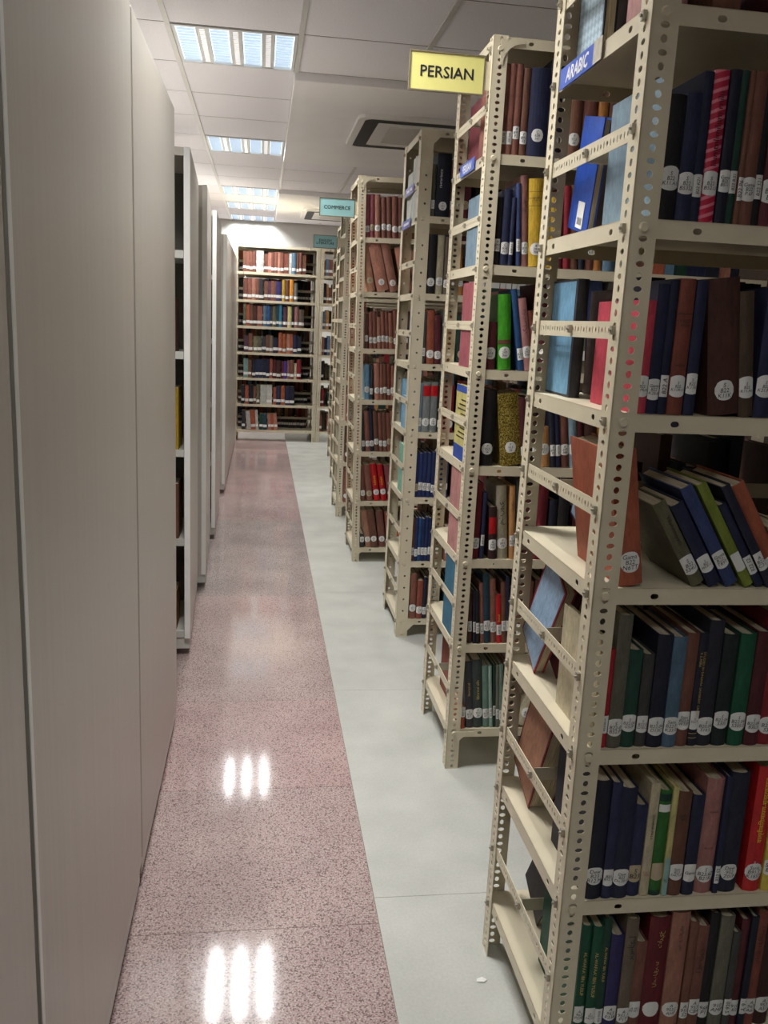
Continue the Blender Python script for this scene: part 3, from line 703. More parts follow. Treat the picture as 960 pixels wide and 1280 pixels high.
ROWS = [
    ('r1', 5, [(0.0326, 0.0081, 0.190, 0, 'greyblue'), (0.0417, 0.0261, 0.166, 0, 'black'), (0.0686, 0.0222, 0.170, 0, 'navy'), (0.0915, 0.0136, 0.200, 0, 'navy'), (0.1066, 0.0216, 0.203, 0, 'pinkpattern'), (0.1296, 0.0161, 0.205, 0, 'darknavy'), (0.1462, 0.0107, 0.205, 0, 'darkgreen'), (0.1580, 0.0075, 0.205, 0, 'brown'), (0.1657, 0.0191, 0.205, 0, 'redbrown'), (0.1854, 0.0108, 0.204, 0, 'black'), (0.1977, 0.0216, 0.166, 0, 'maroon')]),
    ('r1', 4, [(0.0384, 0.0195, 0.165, 0, 'pinkred'), (0.0584, 0.0177, 0.189, 0, 'navy'), (0.0766, 0.0129, 0.196, 0, 'navy'), (0.0904, 0.0235, 0.198, 0, 'brick'), (0.1153, 0.0173, 0.197, 0, 'navy'), (0.1572, 0.0494, 0.201, -7, 'darkbrown'), (0.2070, 0.0224, 0.185, -7, 'olivebrown'), (0.2297, 0.0272, 0.192, 0, 'navy'), (0.2573, 0.0229, 0.194, 0, 'redbrown')]),
    ('r1', 3, [(0.0446, 0.0395, 0.214, -9, 'rust'), (0.1665, 0.0221, 0.152, -32, 'olive'), (0.1947, 0.0212, 0.151, -32, 'navy'), (0.2245, 0.0209, 0.183, -32, 'slate navy'), (0.2545, 0.0158, 0.191, -32, 'lime'), (0.2750, 0.0136, 0.154, -32, 'navy'), (0.2929, 0.0148, 0.189, -32, 'darknavy'), (0.3122, 0.0228, 0.189, -32, 'rust'), (0.3413, 0.0206, 0.117, -32, 'cream')]),
    ('r1', 2, [(0.0265, 0.0112, 0.187, 0, 'cream'), (0.0397, 0.0123, 0.168, 0, 'red'), (0.0524, 0.0232, 0.227, 0, 'olivegrey'), (0.0764, 0.0230, 0.168, 0, 'darkgreen'), (0.1018, 0.0188, 0.160, 0, 'darkgrey'), (0.1212, 0.0256, 0.194, 0, 'darknavy'), (0.1476, 0.0230, 0.190, 0, 'steel'), (0.1713, 0.0204, 0.196, 0, 'redbrown'), (0.1924, 0.0150, 0.196, 0, 'darknavy'), (0.2079, 0.0254, 0.217, 0, 'inkblack'), (0.2348, 0.0248, 0.194, 0, 'blackgreen'), (0.2625, 0.0271, 0.195, 0, 'green'), (0.2910, 0.0246, 0.199, 0, 'maroon'), (0.3163, 0.0281, 0.225, 0, 'crimson')]),
    ('r1', 1, [(0.0420, 0.0296, 0.219, 0, 'darknavy'), (0.0726, 0.0173, 0.215, 0, 'navy'), (0.0904, 0.0272, 0.205, 0, 'navy'), (0.1191, 0.0210, 0.171, 0, 'navy'), (0.1415, 0.0162, 0.210, 0, 'cream'), (0.1589, 0.0205, 0.197, 0, 'leafgreen'), (0.1800, 0.0099, 0.204, 0, 'paleyellow'), (0.1910, 0.0235, 0.195, 0, 'brown'), (0.2166, 0.0214, 0.188, 0, 'navy'), (0.2416, 0.0309, 0.215, 0, 'pinkbrown'), (0.2735, 0.0094, 0.220, 0, 'navy'), (0.2839, 0.0341, 0.225, 0, 'darknavy'), (0.3311, 0.0315, 0.235, 0, 'scarlet'), (0.3643, 0.0221, 0.212, 0, 'yellow')]),
    ('r1', 0, [(0.0481, 0.0180, 0.224, 0, 'green'), (0.0666, 0.0186, 0.224, 0, 'green'), (0.0858, 0.0144, 0.238, 0, 'darkgreen'), (0.1017, 0.0235, 0.204, 0, 'indigo'), (0.1260, 0.0218, 0.236, 0, 'greybrown'), (0.1484, 0.0216, 0.186, 0, 'redbrown'), (0.1707, 0.0377, 0.234, 0, 'darkred'), (0.2096, 0.0324, 0.243, 0, 'salmon'), (0.2446, 0.0156, 0.222, 0, 'brown'), (0.2607, 0.0194, 0.213, 0, 'redbrown'), (0.2807, 0.0180, 0.237, 0, 'black'), (0.3000, 0.0257, 0.231, 0, 'olivegrey'), (0.3266, 0.0142, 0.198, 0, 'darkgrey'), (0.3421, 0.0152, 0.220, 0, 'maroon'), (0.3578, 0.0128, 0.228, 0, 'darknavy'), (0.3719, 0.0189, 0.235, 0, 'brick'), (0.3930, 0.0261, 0.228, 0, 'darkbrown')]),
    ('r2', 6, [(0.0239, 0.0161, 0.218, 0, 'redbrown'), (0.0415, 0.0122, 0.226, 0, 'redbrown'), (0.0548, 0.0157, 0.227, 0, 'redbrown'), (0.0714, 0.0183, 0.228, 0, 'redbrown'), (0.0925, 0.0194, 0.220, 0, 'brown'), (0.1132, 0.0522, 0.222, 0, 'navy'), (0.1677, 0.0355, 0.248, 0, 'darknavy'), (0.2245, 0.0372, 0.157, 0, 'brown'), (0.2652, 0.0396, 0.159, 0, 'redbrown'), (0.3083, 0.0265, 0.158, 0, 'ochre'), (0.3379, 0.0399, 0.188, 0, 'brown')]),
    ('r2', 5, [(0.0297, 0.0110, 0.190, 0, 'greyblue'), (0.0411, 0.0176, 0.178, 0, 'black'), (0.0615, 0.0221, 0.200, 0, 'navy'), (0.0843, 0.0111, 0.179, 0, 'navy'), (0.1080, 0.0119, 0.217, -4, 'slate navy'), (0.1243, 0.0188, 0.239, -5, 'pinkbrown'), (0.1435, 0.0400, 0.232, -4, 'mustard'), (0.1836, 0.0201, 0.228, -4, 'mustard'), (0.2042, 0.0179, 0.201, -3, 'mustard'), (0.2224, 0.0179, 0.202, -3, 'maroon'), (0.2443, 0.0180, 0.220, -4, 'crimson'), (0.2637, 0.0225, 0.223, -4, 'brown'), (0.2892, 0.0158, 0.196, -4, 'darknavy'), (0.3079, 0.0249, 0.225, 0, 'redbrown'), (0.3336, 0.0227, 0.218, 0, 'ochre'), (0.3594, 0.0365, 0.232, 0, 'steel')]),
    ('r2', 4, [(0.0275, 0.0101, 0.241, 0, 'rose'), (0.0391, 0.0300, 0.133, 0, 'maroon'), (0.0787, 0.0373, 0.209, -4, 'brightgreen'), (0.1390, 0.0164, 0.227, -10, 'blue'), (0.1559, 0.0238, 0.202, -10, 'pink'), (0.1803, 0.0180, 0.170, -10, 'brick'), (0.2009, 0.0341, 0.243, -8, 'maroon'), (0.2364, 0.0368, 0.235, -5, 'darkbrown'), (0.2768, 0.0300, 0.210, -4, 'darkbrown'), (0.3103, 0.0255, 0.242, -3, 'olive'), (0.3390, 0.0396, 0.261, -3, 'slate navy'), (0.3847, 0.0540, 0.259, 0, 'grey')]),
    ('r2', 3, [(0.0309, 0.0138, 0.223, 0, 'blueyellow'), (0.0451, 0.0382, 0.219, 0, 'black'), (0.1089, 0.0624, 0.210, -7, 'gold'), (0.1719, 0.0256, 0.201, -7, 'maroon'), (0.2060, 0.0163, 0.198, -7, 'darkbrown'), (0.2254, 0.0328, 0.117, -7, 'tan'), (0.2594, 0.0164, 0.200, -7, 'darknavy'), (0.2765, 0.0141, 0.196, -7, 'navy'), (0.2912, 0.0259, 0.178, -7, 'redbrown'), (0.3181, 0.0236, 0.174, -7, 'greyblue'), (0.3426, 0.0213, 0.170, -7, 'maroon'), (0.3672, 0.0357, 0.192, -7, 'darkbrown'), (0.4068, 0.0263, 0.134, -6, 'ochre')]),
    ('r2', 2, [(0.0238, 0.0130, 0.250, 0, 'pink'), (0.0384, 0.0227, 0.229, 0, 'darkred'), (0.0642, 0.0114, 0.200, 0, 'navy'), (0.0913, 0.0230, 0.159, -3, 'blackred'), (0.1201, 0.0309, 0.223, -5, 'oldcream'), (0.1510, 0.0167, 0.222, -4, 'tan'), (0.1678, 0.0201, 0.242, -3, 'darkgrey'), (0.1930, 0.0289, 0.213, 0, 'maroon'), (0.2252, 0.0314, 0.243, 0, 'darkred'), (0.2626, 0.0242, 0.183, 0, 'darknavy'), (0.2900, 0.0340, 0.208, 0, 'black')]),
    ('r2', 1, [(0.0276, 0.0109, 0.252, 0, 'teal'), (0.0475, 0.0121, 0.168, -3, 'darkbrown'), (0.0630, 0.0089, 0.168, -4, 'darknavy'), (0.0722, 0.0111, 0.168, -4, 'black'), (0.0864, 0.0118, 0.191, -5, 'redbrown'), (0.0984, 0.0201, 0.221, -5, 'darkteal'), (0.1187, 0.0189, 0.204, -5, 'redbrown'), (0.1378, 0.0158, 0.154, -5, 'scarlet'), (0.1542, 0.0149, 0.195, -5, 'brown'), (0.1693, 0.0122, 0.211, -5, 'navy'), (0.1819, 0.0147, 0.171, -4, 'brick'), (0.1982, 0.0172, 0.191, -3, 'brown'), (0.2185, 0.0222, 0.196, 0, 'redbrown'), (0.2439, 0.0272, 0.203, 0, 'darkbrown')]),
    ('r2', 0, [(0.0391, 0.0151, 0.066, 0, 'orange'), (0.0604, 0.0237, 0.219, -5, 'charcoal'), (0.0844, 0.0309, 0.224, -5, 'charcoalgreen'), (0.1157, 0.0188, 0.206, -5, 'sage'), (0.1352, 0.0099, 0.205, -5, 'palesage'), (0.1466, 0.0090, 0.208, -4, 'darkgreen'), (0.1558, 0.0100, 0.208, -4, 'olivegrey'), (0.1661, 0.0112, 0.210, -4, 'sage'), (0.1790, 0.0125, 0.212, -3, 'brick'), (0.2152, 0.0426, 0.169, 20, 'oldcream')]),
    ('r3', 6, [(0.0393, 0.0126, 0.240, 0, 'paper'), (0.0539, 0.0142, 0.197, 0, 'olivegrey'), (0.0718, 0.0568, 0.240, 0, 'darknavy'), (0.1304, 0.0158, 0.217, 0, 'brown'), (0.1500, 0.0159, 0.218, 0, 'darkbrown'), (0.1696, 0.0445, 0.214, 0, 'maroon')]),
    ('r3', 5, [(0.0502, 0.0385, 0.230, 0, 'black'), (0.0915, 0.0273, 0.230, 0, 'oldcream'), (0.1220, 0.0222, 0.225, 0, 'greybrown'), (0.1558, 0.0193, 0.220, -3, 'darkgrey'), (0.1866, 0.0225, 0.216, -6, 'ochre')]),
    ('r3', 4, [(0.0478, 0.0140, 0.209, 0, 'darkgrey'), (0.0693, 0.0310, 0.217, -2, 'rust'), (0.1041, 0.0265, 0.198, -3, 'maroon'), (0.1308, 0.0197, 0.219, 0, 'grey'), (0.1509, 0.0296, 0.198, 0, 'brown'), (0.1983, 0.0427, 0.200, -5, 'darkgreen')]),
    ('r3', 3, [(0.0284, 0.0149, 0.140, 0, 'skyblue'), (0.0455, 0.0166, 0.203, 0, 'greyblue'), (0.0650, 0.0309, 0.208, 0, 'greyred'), (0.0982, 0.0286, 0.209, 0, 'greyred'), (0.1311, 0.0200, 0.196, 0, 'darkgrey'), (0.1655, 0.0334, 0.198, 0, 'crimson')]),
    ('r3', 2, [(0.0299, 0.0151, 0.212, 0, 'mint'), (0.0472, 0.0168, 0.193, 0, 'royal'), (0.0654, 0.0169, 0.190, 0, 'royal'), (0.0837, 0.0169, 0.194, 0, 'royal'), (0.1020, 0.0169, 0.191, 0, 'royal'), (0.1203, 0.0169, 0.195, 0, 'royal'), (0.1386, 0.0170, 0.192, 0, 'royal'), (0.1569, 0.0170, 0.196, 0, 'royal'), (0.1753, 0.0170, 0.193, 0, 'royal')]),
    ('r3', 1, [(0.0448, 0.0171, 0.190, 0, 'brown'), (0.0631, 0.0137, 0.194, 0, 'royal'), (0.0780, 0.0137, 0.191, 0, 'blue'), (0.0928, 0.0137, 0.188, 0, 'royal'), (0.1077, 0.0137, 0.195, 0, 'royal'), (0.1225, 0.0138, 0.192, 0, 'royal'), (0.1374, 0.0138, 0.188, 0, 'royal'), (0.1545, 0.0241, 0.178, 0, 'redbrown')]),
    ('r3', 0, [(0.0398, 0.0121, 0.210, 0, 'darknavy'), (0.0549, 0.0289, 0.205, 0, 'redbrown'), (0.0868, 0.0258, 0.174, 0, 'brick'), (0.1144, 0.0164, 0.189, 0, 'darknavy'), (0.1331, 0.0227, 0.182, 0, 'brown'), (0.1602, 0.0280, 0.175, 0, 'greyblue')]),
    ('r4', 6, [(0.0420, 0.0208, 0.218, 0, 'rose'), (0.0665, 0.0221, 0.220, 0, 'rose'), (0.0927, 0.0288, 0.218, -1, 'salmon'), (0.1251, 0.0250, 0.206, -2, 'redbrown'), (0.1537, 0.0251, 0.212, -2, 'redbrown'), (0.1826, 0.0306, 0.214, -2, 'redbrown'), (0.2163, 0.0210, 0.208, -2, 'redbrown'), (0.2401, 0.0252, 0.214, -2, 'redbrown'), (0.2705, 0.0210, 0.216, 0, 'brown'), (0.2965, 0.0295, 0.222, 0, 'brick')]),
    ('r4', 5, [(0.0611, 0.0414, 0.240, -11, 'tanpink'), (0.1127, 0.0639, 0.258, -13, 'salmon'), (0.1832, 0.0455, 0.262, -13, 'salmon'), (0.2489, 0.0584, 0.239, -12, 'salmon'), (0.3193, 0.0462, 0.222, -11, 'salmon')]),
    ('r4', 4, [(0.0502, 0.0184, 0.188, 0, 'brown'), (0.0755, 0.0188, 0.193, -2, 'redbrown'), (0.0981, 0.0214, 0.198, -3, 'redbrown'), (0.1199, 0.0214, 0.169, -2, 'salmon'), (0.1443, 0.0202, 0.200, -3, 'redbrown'), (0.1649, 0.0202, 0.197, -3, 'redbrown'), (0.1855, 0.0237, 0.194, -3, 'redbrown'), (0.2116, 0.0194, 0.208, -3, 'redbrown'), (0.2339, 0.0237, 0.205, -2, 'redbrown'), (0.2628, 0.0260, 0.202, 0, 'brown'), (0.2940, 0.0260, 0.182, 0, 'greyblue')]),
    ('r4', 3, [(0.0543, 0.0277, 0.192, -1, 'skyblue'), (0.0842, 0.0160, 0.189, 0, 'charcoal'), (0.1106, 0.0312, 0.199, -3, 'salmon'), (0.1421, 0.0174, 0.196, -2, 'redbrown'), (0.1599, 0.0205, 0.196, -2, 'brown'), (0.1808, 0.0205, 0.197, -2, 'brick'), (0.2018, 0.0205, 0.189, -1, 'redbrown'), (0.2264, 0.0262, 0.217, 0, 'redbrown')]),
    ('r4', 2, [(0.0479, 0.0153, 0.219, -3, 'charcoal'), (0.0674, 0.0263, 0.224, -4, 'redbrown'), (0.0944, 0.0206, 0.238, -4, 'darknavy'), (0.1180, 0.0241, 0.226, -4, 'brown'), (0.1452, 0.0198, 0.218, -4, 'redbrown'), (0.1679, 0.0198, 0.218, -4, 'brown'), (0.1906, 0.0242, 0.215, -4, 'redbrown'), (0.2227, 0.0396, 0.230, -6, 'salmon')]),
    ('r4', 1, [(0.0472, 0.0244, 0.201, -4, 'brown'), (0.0789, 0.0354, 0.207, -6, 'redbrown'), (0.1221, 0.0340, 0.214, -8, 'brightred'), (0.1642, 0.0309, 0.211, -9, 'brightred'), (0.2033, 0.0376, 0.207, -9, 'rose')]),
    ('r4', 0, [(0.0458, 0.0225, 0.079, 0, 'charcoal'), (0.0796, 0.0312, 0.215, -8, 'tanpink'), (0.1112, 0.0402, 0.219, -8, 'brown'), (0.1572, 0.0404, 0.214, -7, 'redbrown'), (0.2038, 0.0361, 0.210, -6, 'brick'), (0.2459, 0.0318, 0.120, 0, 'orange')]),
    ('r5', 0, [(0.0499, 0.0330, 0.262, 0, 'redbrown'), (0.0867, 0.0358, 0.262, 0, 'brown'), (0.1264, 0.0358, 0.262, 0, 'redbrown')]),
    ('r5', 1, [(0.0504, 0.0326, 0.262, 0, 'brown'), (0.0868, 0.0354, 0.260, 0, 'redbrown'), (0.1262, 0.0355, 0.262, 0, 'redbrown')]),
    ('r5', 2, [(0.0505, 0.0323, 0.262, 0, 'salmon'), (0.0865, 0.0350, 0.261, 0, 'redbrown'), (0.1254, 0.0351, 0.262, 0, 'redbrown')]),
    ('r5', 3, [(0.0505, 0.0320, 0.262, 0, 'redbrown'), (0.0862, 0.0347, 0.262, 0, 'salmon'), (0.1247, 0.0347, 0.262, 0, 'redbrown')]),
    ('r5', 4, [(0.0508, 0.0316, 0.262, 0, 'brick'), (0.0861, 0.0343, 0.262, 0, 'maroon'), (0.1242, 0.0344, 0.262, 0, 'redbrown')]),
    ('r5', 5, [(0.0508, 0.0313, 0.262, 0, 'crimson'), (0.0858, 0.0340, 0.262, 0, 'brown'), (0.1236, 0.0341, 0.262, 0, 'redbrown')]),
    ('r5', 6, [(0.0509, 0.0310, 0.258, 0, 'brown'), (0.0855, 0.0337, 0.250, 0, 'brick'), (0.1229, 0.0337, 0.258, 0, 'redbrown')]),
    ('far', 6, [(0.0938, 0.0328, 0.209, 0, 'brown'), (0.1275, 0.0328, 0.208, 0, 'redbrown'), (0.1635, 0.0308, 0.212, 0, 'brown'), (0.1952, 0.0329, 0.214, 0, 'redbrown'), (0.2333, 0.0782, 0.222, 0, 'white'), (0.3160, 0.0185, 0.190, 0, 'brown'), (0.3351, 0.0227, 0.191, 0, 'redbrown'), (0.3595, 0.0320, 0.208, 0, 'salmon'), (0.3925, 0.0330, 0.210, 0, 'redbrown'), (0.4266, 0.0331, 0.217, 0, 'redbrown'), (0.4606, 0.0331, 0.216, 0, 'salmon'), (0.4948, 0.0331, 0.214, 0, 'redbrown'), (0.5300, 0.0218, 0.207, 0, 'brick'), (0.5524, 0.0249, 0.209, 0, 'redbrown'), (0.5824, 0.0270, 0.210, 0, 'white'), (0.6145, 0.0436, 0.219, 0, 'steel'), (0.6627, 0.0281, 0.222, 0, 'brown'), (0.6916, 0.0291, 0.226, 0, 'redbrown'), (0.7270, 0.0365, 0.198, 0, 'brown')]),
    ('far', 5, [(0.0973, 0.0464, 0.211, 0, 'redbrown'), (0.1462, 0.0434, 0.222, 0, 'redbrown'), (0.1909, 0.0382, 0.227, 0, 'salmon'), (0.2303, 0.0362, 0.226, 0, 'redbrown'), (0.2676, 0.0476, 0.220, 0, 'charcoal'), (0.3210, 0.0394, 0.202, 0, 'brown'), (0.3617, 0.0332, 0.204, 0, 'plum'), (0.3959, 0.0270, 0.206, 0, 'redbrown'), (0.4238, 0.0250, 0.207, 0, 'brown'), (0.4495, 0.0583, 0.204, 0, 'indigo'), (0.5139, 0.0334, 0.223, 0, 'mustard'), (0.5494, 0.0386, 0.224, 0, 'brown'), (0.5946, 0.0418, 0.232, 0, 'amber'), (0.6431, 0.0377, 0.196, 0, 'grey')]),
    ('far', 4, [(0.1007, 0.0311, 0.228, 0, 'olive'), (0.1349, 0.0353, 0.224, 0, 'rust'), (0.1713, 0.0353, 0.229, 0, 'brown'), (0.2078, 0.0416, 0.212, 0, 'darkbrown'), (0.2507, 0.0583, 0.214, 0, 'redbrown'), (0.3151, 0.0397, 0.219, 0, 'steel'), (0.3582, 0.0313, 0.219, 0, 'blue'), (0.3905, 0.0261, 0.210, 0, 'charcoal'), (0.4185, 0.0356, 0.217, 0, 'olive'), (0.4562, 0.0304, 0.240, 0, 'darkteal'), (0.4876, 0.0336, 0.241, 0, 'teal'), (0.5308, 0.0472, 0.217, 0, 'plum'), (0.5806, 0.0410, 0.224, 0, 'paleyellow'), (0.6240, 0.0274, 0.221, 0, 'darknavy'), (0.6533, 0.0453, 0.221, 0, 'pinkbrown'), (0.7021, 0.0549, 0.198, 0, 'greybrown')]),
    ('far', 3, [(0.1131, 0.0463, 0.175, 0, 'plum'), (0.1608, 0.0464, 0.202, 0, 'brown'), (0.2136, 0.0464, 0.173, 0, 'olive'), (0.2615, 0.0453, 0.175, 0, 'olivegrey'), (0.3094, 0.0416, 0.177, 0, 'charcoal'), (0.3523, 0.0368, 0.192, 0, 'brown'), (0.3903, 0.0368, 0.187, 0, 'greybrown'), (0.4282, 0.0553, 0.164, 0, 'darknavy'), (0.4865, 0.0419, 0.223, 0, 'rust'), (0.5322, 0.0370, 0.212, 0, 'orange brown'), (0.5742, 0.0333, 0.212, 0, 'salmon'), (0.6085, 0.0346, 0.213, 0, 'rust'), (0.6467, 0.0420, 0.205, 0, 'navy'), (0.6913, 0.0433, 0.188, 0, 'darknavy')]),
    ('far', 2, [(0.1115, 0.0490, 0.205, 0, 'paleteal'), (0.1620, 0.0368, 0.190, 0, 'brown'), (0.2038, 0.0356, 0.198, 0, 'darknavy'), (0.2405, 0.0394, 0.202, 0, 'navy'), (0.2811, 0.0369, 0.204, 0, 'navy'), (0.3192, 0.0370, 0.205, 0, 'darknavy'), (0.3573, 0.0370, 0.207, 0, 'navy'), (0.3967, 0.0284, 0.212, 0, 'rust'), (0.4286, 0.0420, 0.201, 0, 'maroon'), (0.4719, 0.0446, 0.199, 0, 'darkbrown'), (0.5230, 0.0298, 0.192, 0, 'maroon'), (0.5536, 0.0285, 0.193, 0, 'violet'), (0.5869, 0.0348, 0.204, 0, 'pinkbrown'), (0.6228, 0.0361, 0.209, 0, 'redbrown'), (0.6638, 0.0249, 0.172, 0, 'cream'), (0.6920, 0.0473, 0.216, 0, 'crimson')]),
    ('far', 1, [(0.0908, 0.0357, 0.203, 0, 'darknavy'), (0.1302, 0.0395, 0.202, 0, 'rust'), (0.1735, 0.0470, 0.209, 0, 'darknavy'), (0.2219, 0.0309, 0.195, 0, 'brown'), (0.2563, 0.0359, 0.216, 0, 'olive'), (0.2984, 0.0645, 0.214, 0, 'paper'), (0.3649, 0.0621, 0.216, 0, 'paper'), (0.4392, 0.0324, 0.193, 0, 'rust'), (0.4726, 0.0498, 0.207, 0, 'navy'), (0.5253, 0.0424, 0.213, 0, 'orange brown'), (0.5716, 0.0487, 0.206, 0, 'navy'), (0.6218, 0.0501, 0.207, 0, 'darknavy')]),
    ('far', 0, [(0.0980, 0.0397, 0.211, 0, 'charcoal'), (0.1557, 0.0470, 0.204, -5, 'white'), (0.2029, 0.0521, 0.219, -4, 'rust'), (0.2568, 0.0298, 0.217, -4, 'paper'), (0.2902, 0.0424, 0.179, 0, 'darkgreen'), (0.3340, 0.0425, 0.180, 0, 'darkteal'), (0.3924, 0.0324, 0.178, -5, 'salmon'), (0.4250, 0.0349, 0.179, -5, 'rust'), (0.4637, 0.0349, 0.181, -6, 'salmon')]),
]
# volumes too small or too hidden to count singly: they go into the joined rest
REST = {(k, s, i) for k, s, l in [
    ('far', 0, [0, 3, 4, 6, 7, 8]),
    ('far', 1, [0, 3, 7]),
    ('far', 2, [1, 3, 4, 5, 7, 10, 11, 14]),
    ('far', 3, [4, 10, 11, 13]),
    ('far', 4, [7, 9]),
    ('far', 5, [5, 6, 7, 8]),
    ('far', 6, [0, 5, 6, 7, 12, 13, 14, 18]),
    ('r1', 4, [8]),
    ('r2', 1, [10]),
    ('r2', 3, [12]),
    ('r2', 4, [7, 8, 9, 10, 11]),
    ('r2', 5, [7]),
    ('r3', 0, [0, 4, 5]),
    ('r3', 1, [6, 7]),
    ('r3', 2, [0, 6, 7, 8]),
    ('r3', 3, [0]),
    ('r3', 4, [4]),
    ('r3', 5, [3]),
    ('r3', 6, [0, 4]),
    ('r4', 0, [5]),
    ('r4', 2, [7]),
    ('r4', 3, [7]),
    ('r4', 4, [8, 9, 10]),
    ('r4', 6, [7, 8, 9]),
    ('r5', 0, [1, 2]),
    ('r5', 1, [1, 2]),
    ('r5', 2, [1, 2]),
    ('r5', 3, [0, 1, 2]),
    ('r5', 4, [0, 1, 2]),
    ('r5', 5, [0, 1, 2]),
    ('r5', 6, [0, 1, 2]),
] for i in l}
# ------------------------------------------------------------------ books
TB = 0.0024
class Book: pass
def bulge_of(T): return min(.0055, .16*T)
def cover_data(T, H, Dp):
    tb = min(TB, T*.2); b = bulge_of(T); seg = 6
    o = [(0, Dp)]; i_ = [(tb, Dp)]
    for j in range(seg+1):
        t = -1+2*j/seg
        o.append((T/2+t*T/2, -b*(1-t*t)))
        i_.append((T/2+t*(T/2-tb), -b*(1-t*t)+tb))
    o.append((T, Dp)); i_.append((T-tb, Dp))
    n = len(o)
    v = [(x, y, 0) for x, y in o]+[(x, y, 0) for x, y in i_]+[(x, y, H) for x, y in o]+[(x, y, H) for x, y in i_]
    f = []
    for k in range(n-1):
        f += [(k, k+1, 2*n+k+1, 2*n+k), (n+k+1, n+k, 3*n+k, 3*n+k+1), (2*n+k, 2*n+k+1, 3*n+k+1, 3*n+k), (k+1, k, n+k, n+k+1)]
    f += [(n, 0, 2*n, 3*n), (n-1, 2*n-1, 4*n-1, 3*n-1)]
    return v, f
def spine_y(x, T, off): 
    t = (x-T/2)/(T/2); t = max(-1, min(1, t))
    return -bulge_of(T)*(1-t*t)-off
def patch(name, parent, T, cx, cz, w, h, mat, n_exp=2.0, off=.0004):
    """paper or foil patch laid on the curved spine"""
    a, b = max(.0003, cx-w/2), min(T-.0003, cx+w/2)
    v = []; f = []; N = 9
    for i in range(N):
        x = a+(b-a)*i/(N-1); u = min(.985, abs((x-cx)/(w/2)))
        hh = h/2*(1-u**n_exp)**(1/n_exp) if n_exp < 20 else h/2
        y = spine_y(x, T, off); v += [(x, y, cz-hh), (x, y, cz+hh)]
    for i in range(N-1): f.append((2*i, 2*i+2, 2*i+3, 2*i+1))
    return mesh_obj(name, v, f, mat, parent)
def spine_text(name, parent, T, txt, cx, cz, w, h, mat, rot=0, off=.0009, shear=0.0):
    v, f = text_data(txt, shear)
    xs = [p[0] for p in v]; ys = [p[1] for p in v]
    mx, my = (min(xs)+max(xs))/2, (min(ys)+max(ys))/2; ww, hh = max(xs)-min(xs), max(ys)-min(ys)
    if rot: k = min(w/hh, h/ww)
    else: k = min(w/ww, h/hh)
    out = []
    for p in v:
        a, b = (p[0]-mx)*k, (p[1]-my)*k
        if rot == 1: a, b = b, -a            # reads downwards
        elif rot == -1: a, b = -b, a
        x = min(T-.0004, max(.0004, cx+a)); out.append((x, spine_y(x, T, off), cz+b))
    return mesh_obj(name, out, f, mat, parent)
def make_book(T, H, Dp, c, M, label, group, sticker=None, texts=(), bands=(), board=None, pages=True):
    """cover is the thing itself; pages, sticker, bands and lettering are its parts"""
    v, f = cover_data(T, H, Dp)
    o = mesh_obj('book', v, f, cover_mat(c))
    o.matrix_world = M
    tag(o, label, 'book', group)
    if pages:
        tb = min(TB, T*.2); m = MB(); b = bulge_of(T)
        m.box((tb, tb*.6, .003), (T-tb, Dp-.003, H-.0035)); m.obj('pages', paper_mat(), o)
    for z0, z1, mt in bands:
        patch('spine_band', o, T, T/2, (z0+z1)/2*H, T*.99, (z1-z0)*H, mt, 99, .0003)
    if board:
        m = MB(); m.box((-.0007, .008, .004), (-.0001, Dp-.003, H-.004)); m.obj('board_paper', cover_mat(board), o)
    if sticker:
        txt, cz, w, h, rot, kind = sticker
        if kind != 'none':
            s = patch('sticker', o, T, T/2, cz, w, h, M_STICKT if kind == 'tan' else M_STICK, 2.4 if kind != 'rect' else 99)
            if txt: spine_text('call_number', s, T, txt, T/2, cz, min(w, T)*.84, h*.72, M_INK, rot, shear=.15)
    for txt, zc, h, mt, rot, wf, cxf in texts:
        spine_text('spine_title', o, T, txt, T*cxf, zc*H, T*wf, h*H, mt, rot)
    return o
ORDX = ORD + ['twenty-%s' % q for q in ORD[:9]]
def rack_phrase(key):
    return {'r1': 'of the ARABIC rack', 'r2': 'of the PERSIAN rack', 'r3': 'of rack behind PERSIAN', 'r4': 'of the COMMERCE rack',
            'r5': 'of the ENGLISH LITERATURE rack', 'far': 'of the end rack'}[key]
def where(key):
    return 'from the left post' if key == 'far' else 'from the aisle end'
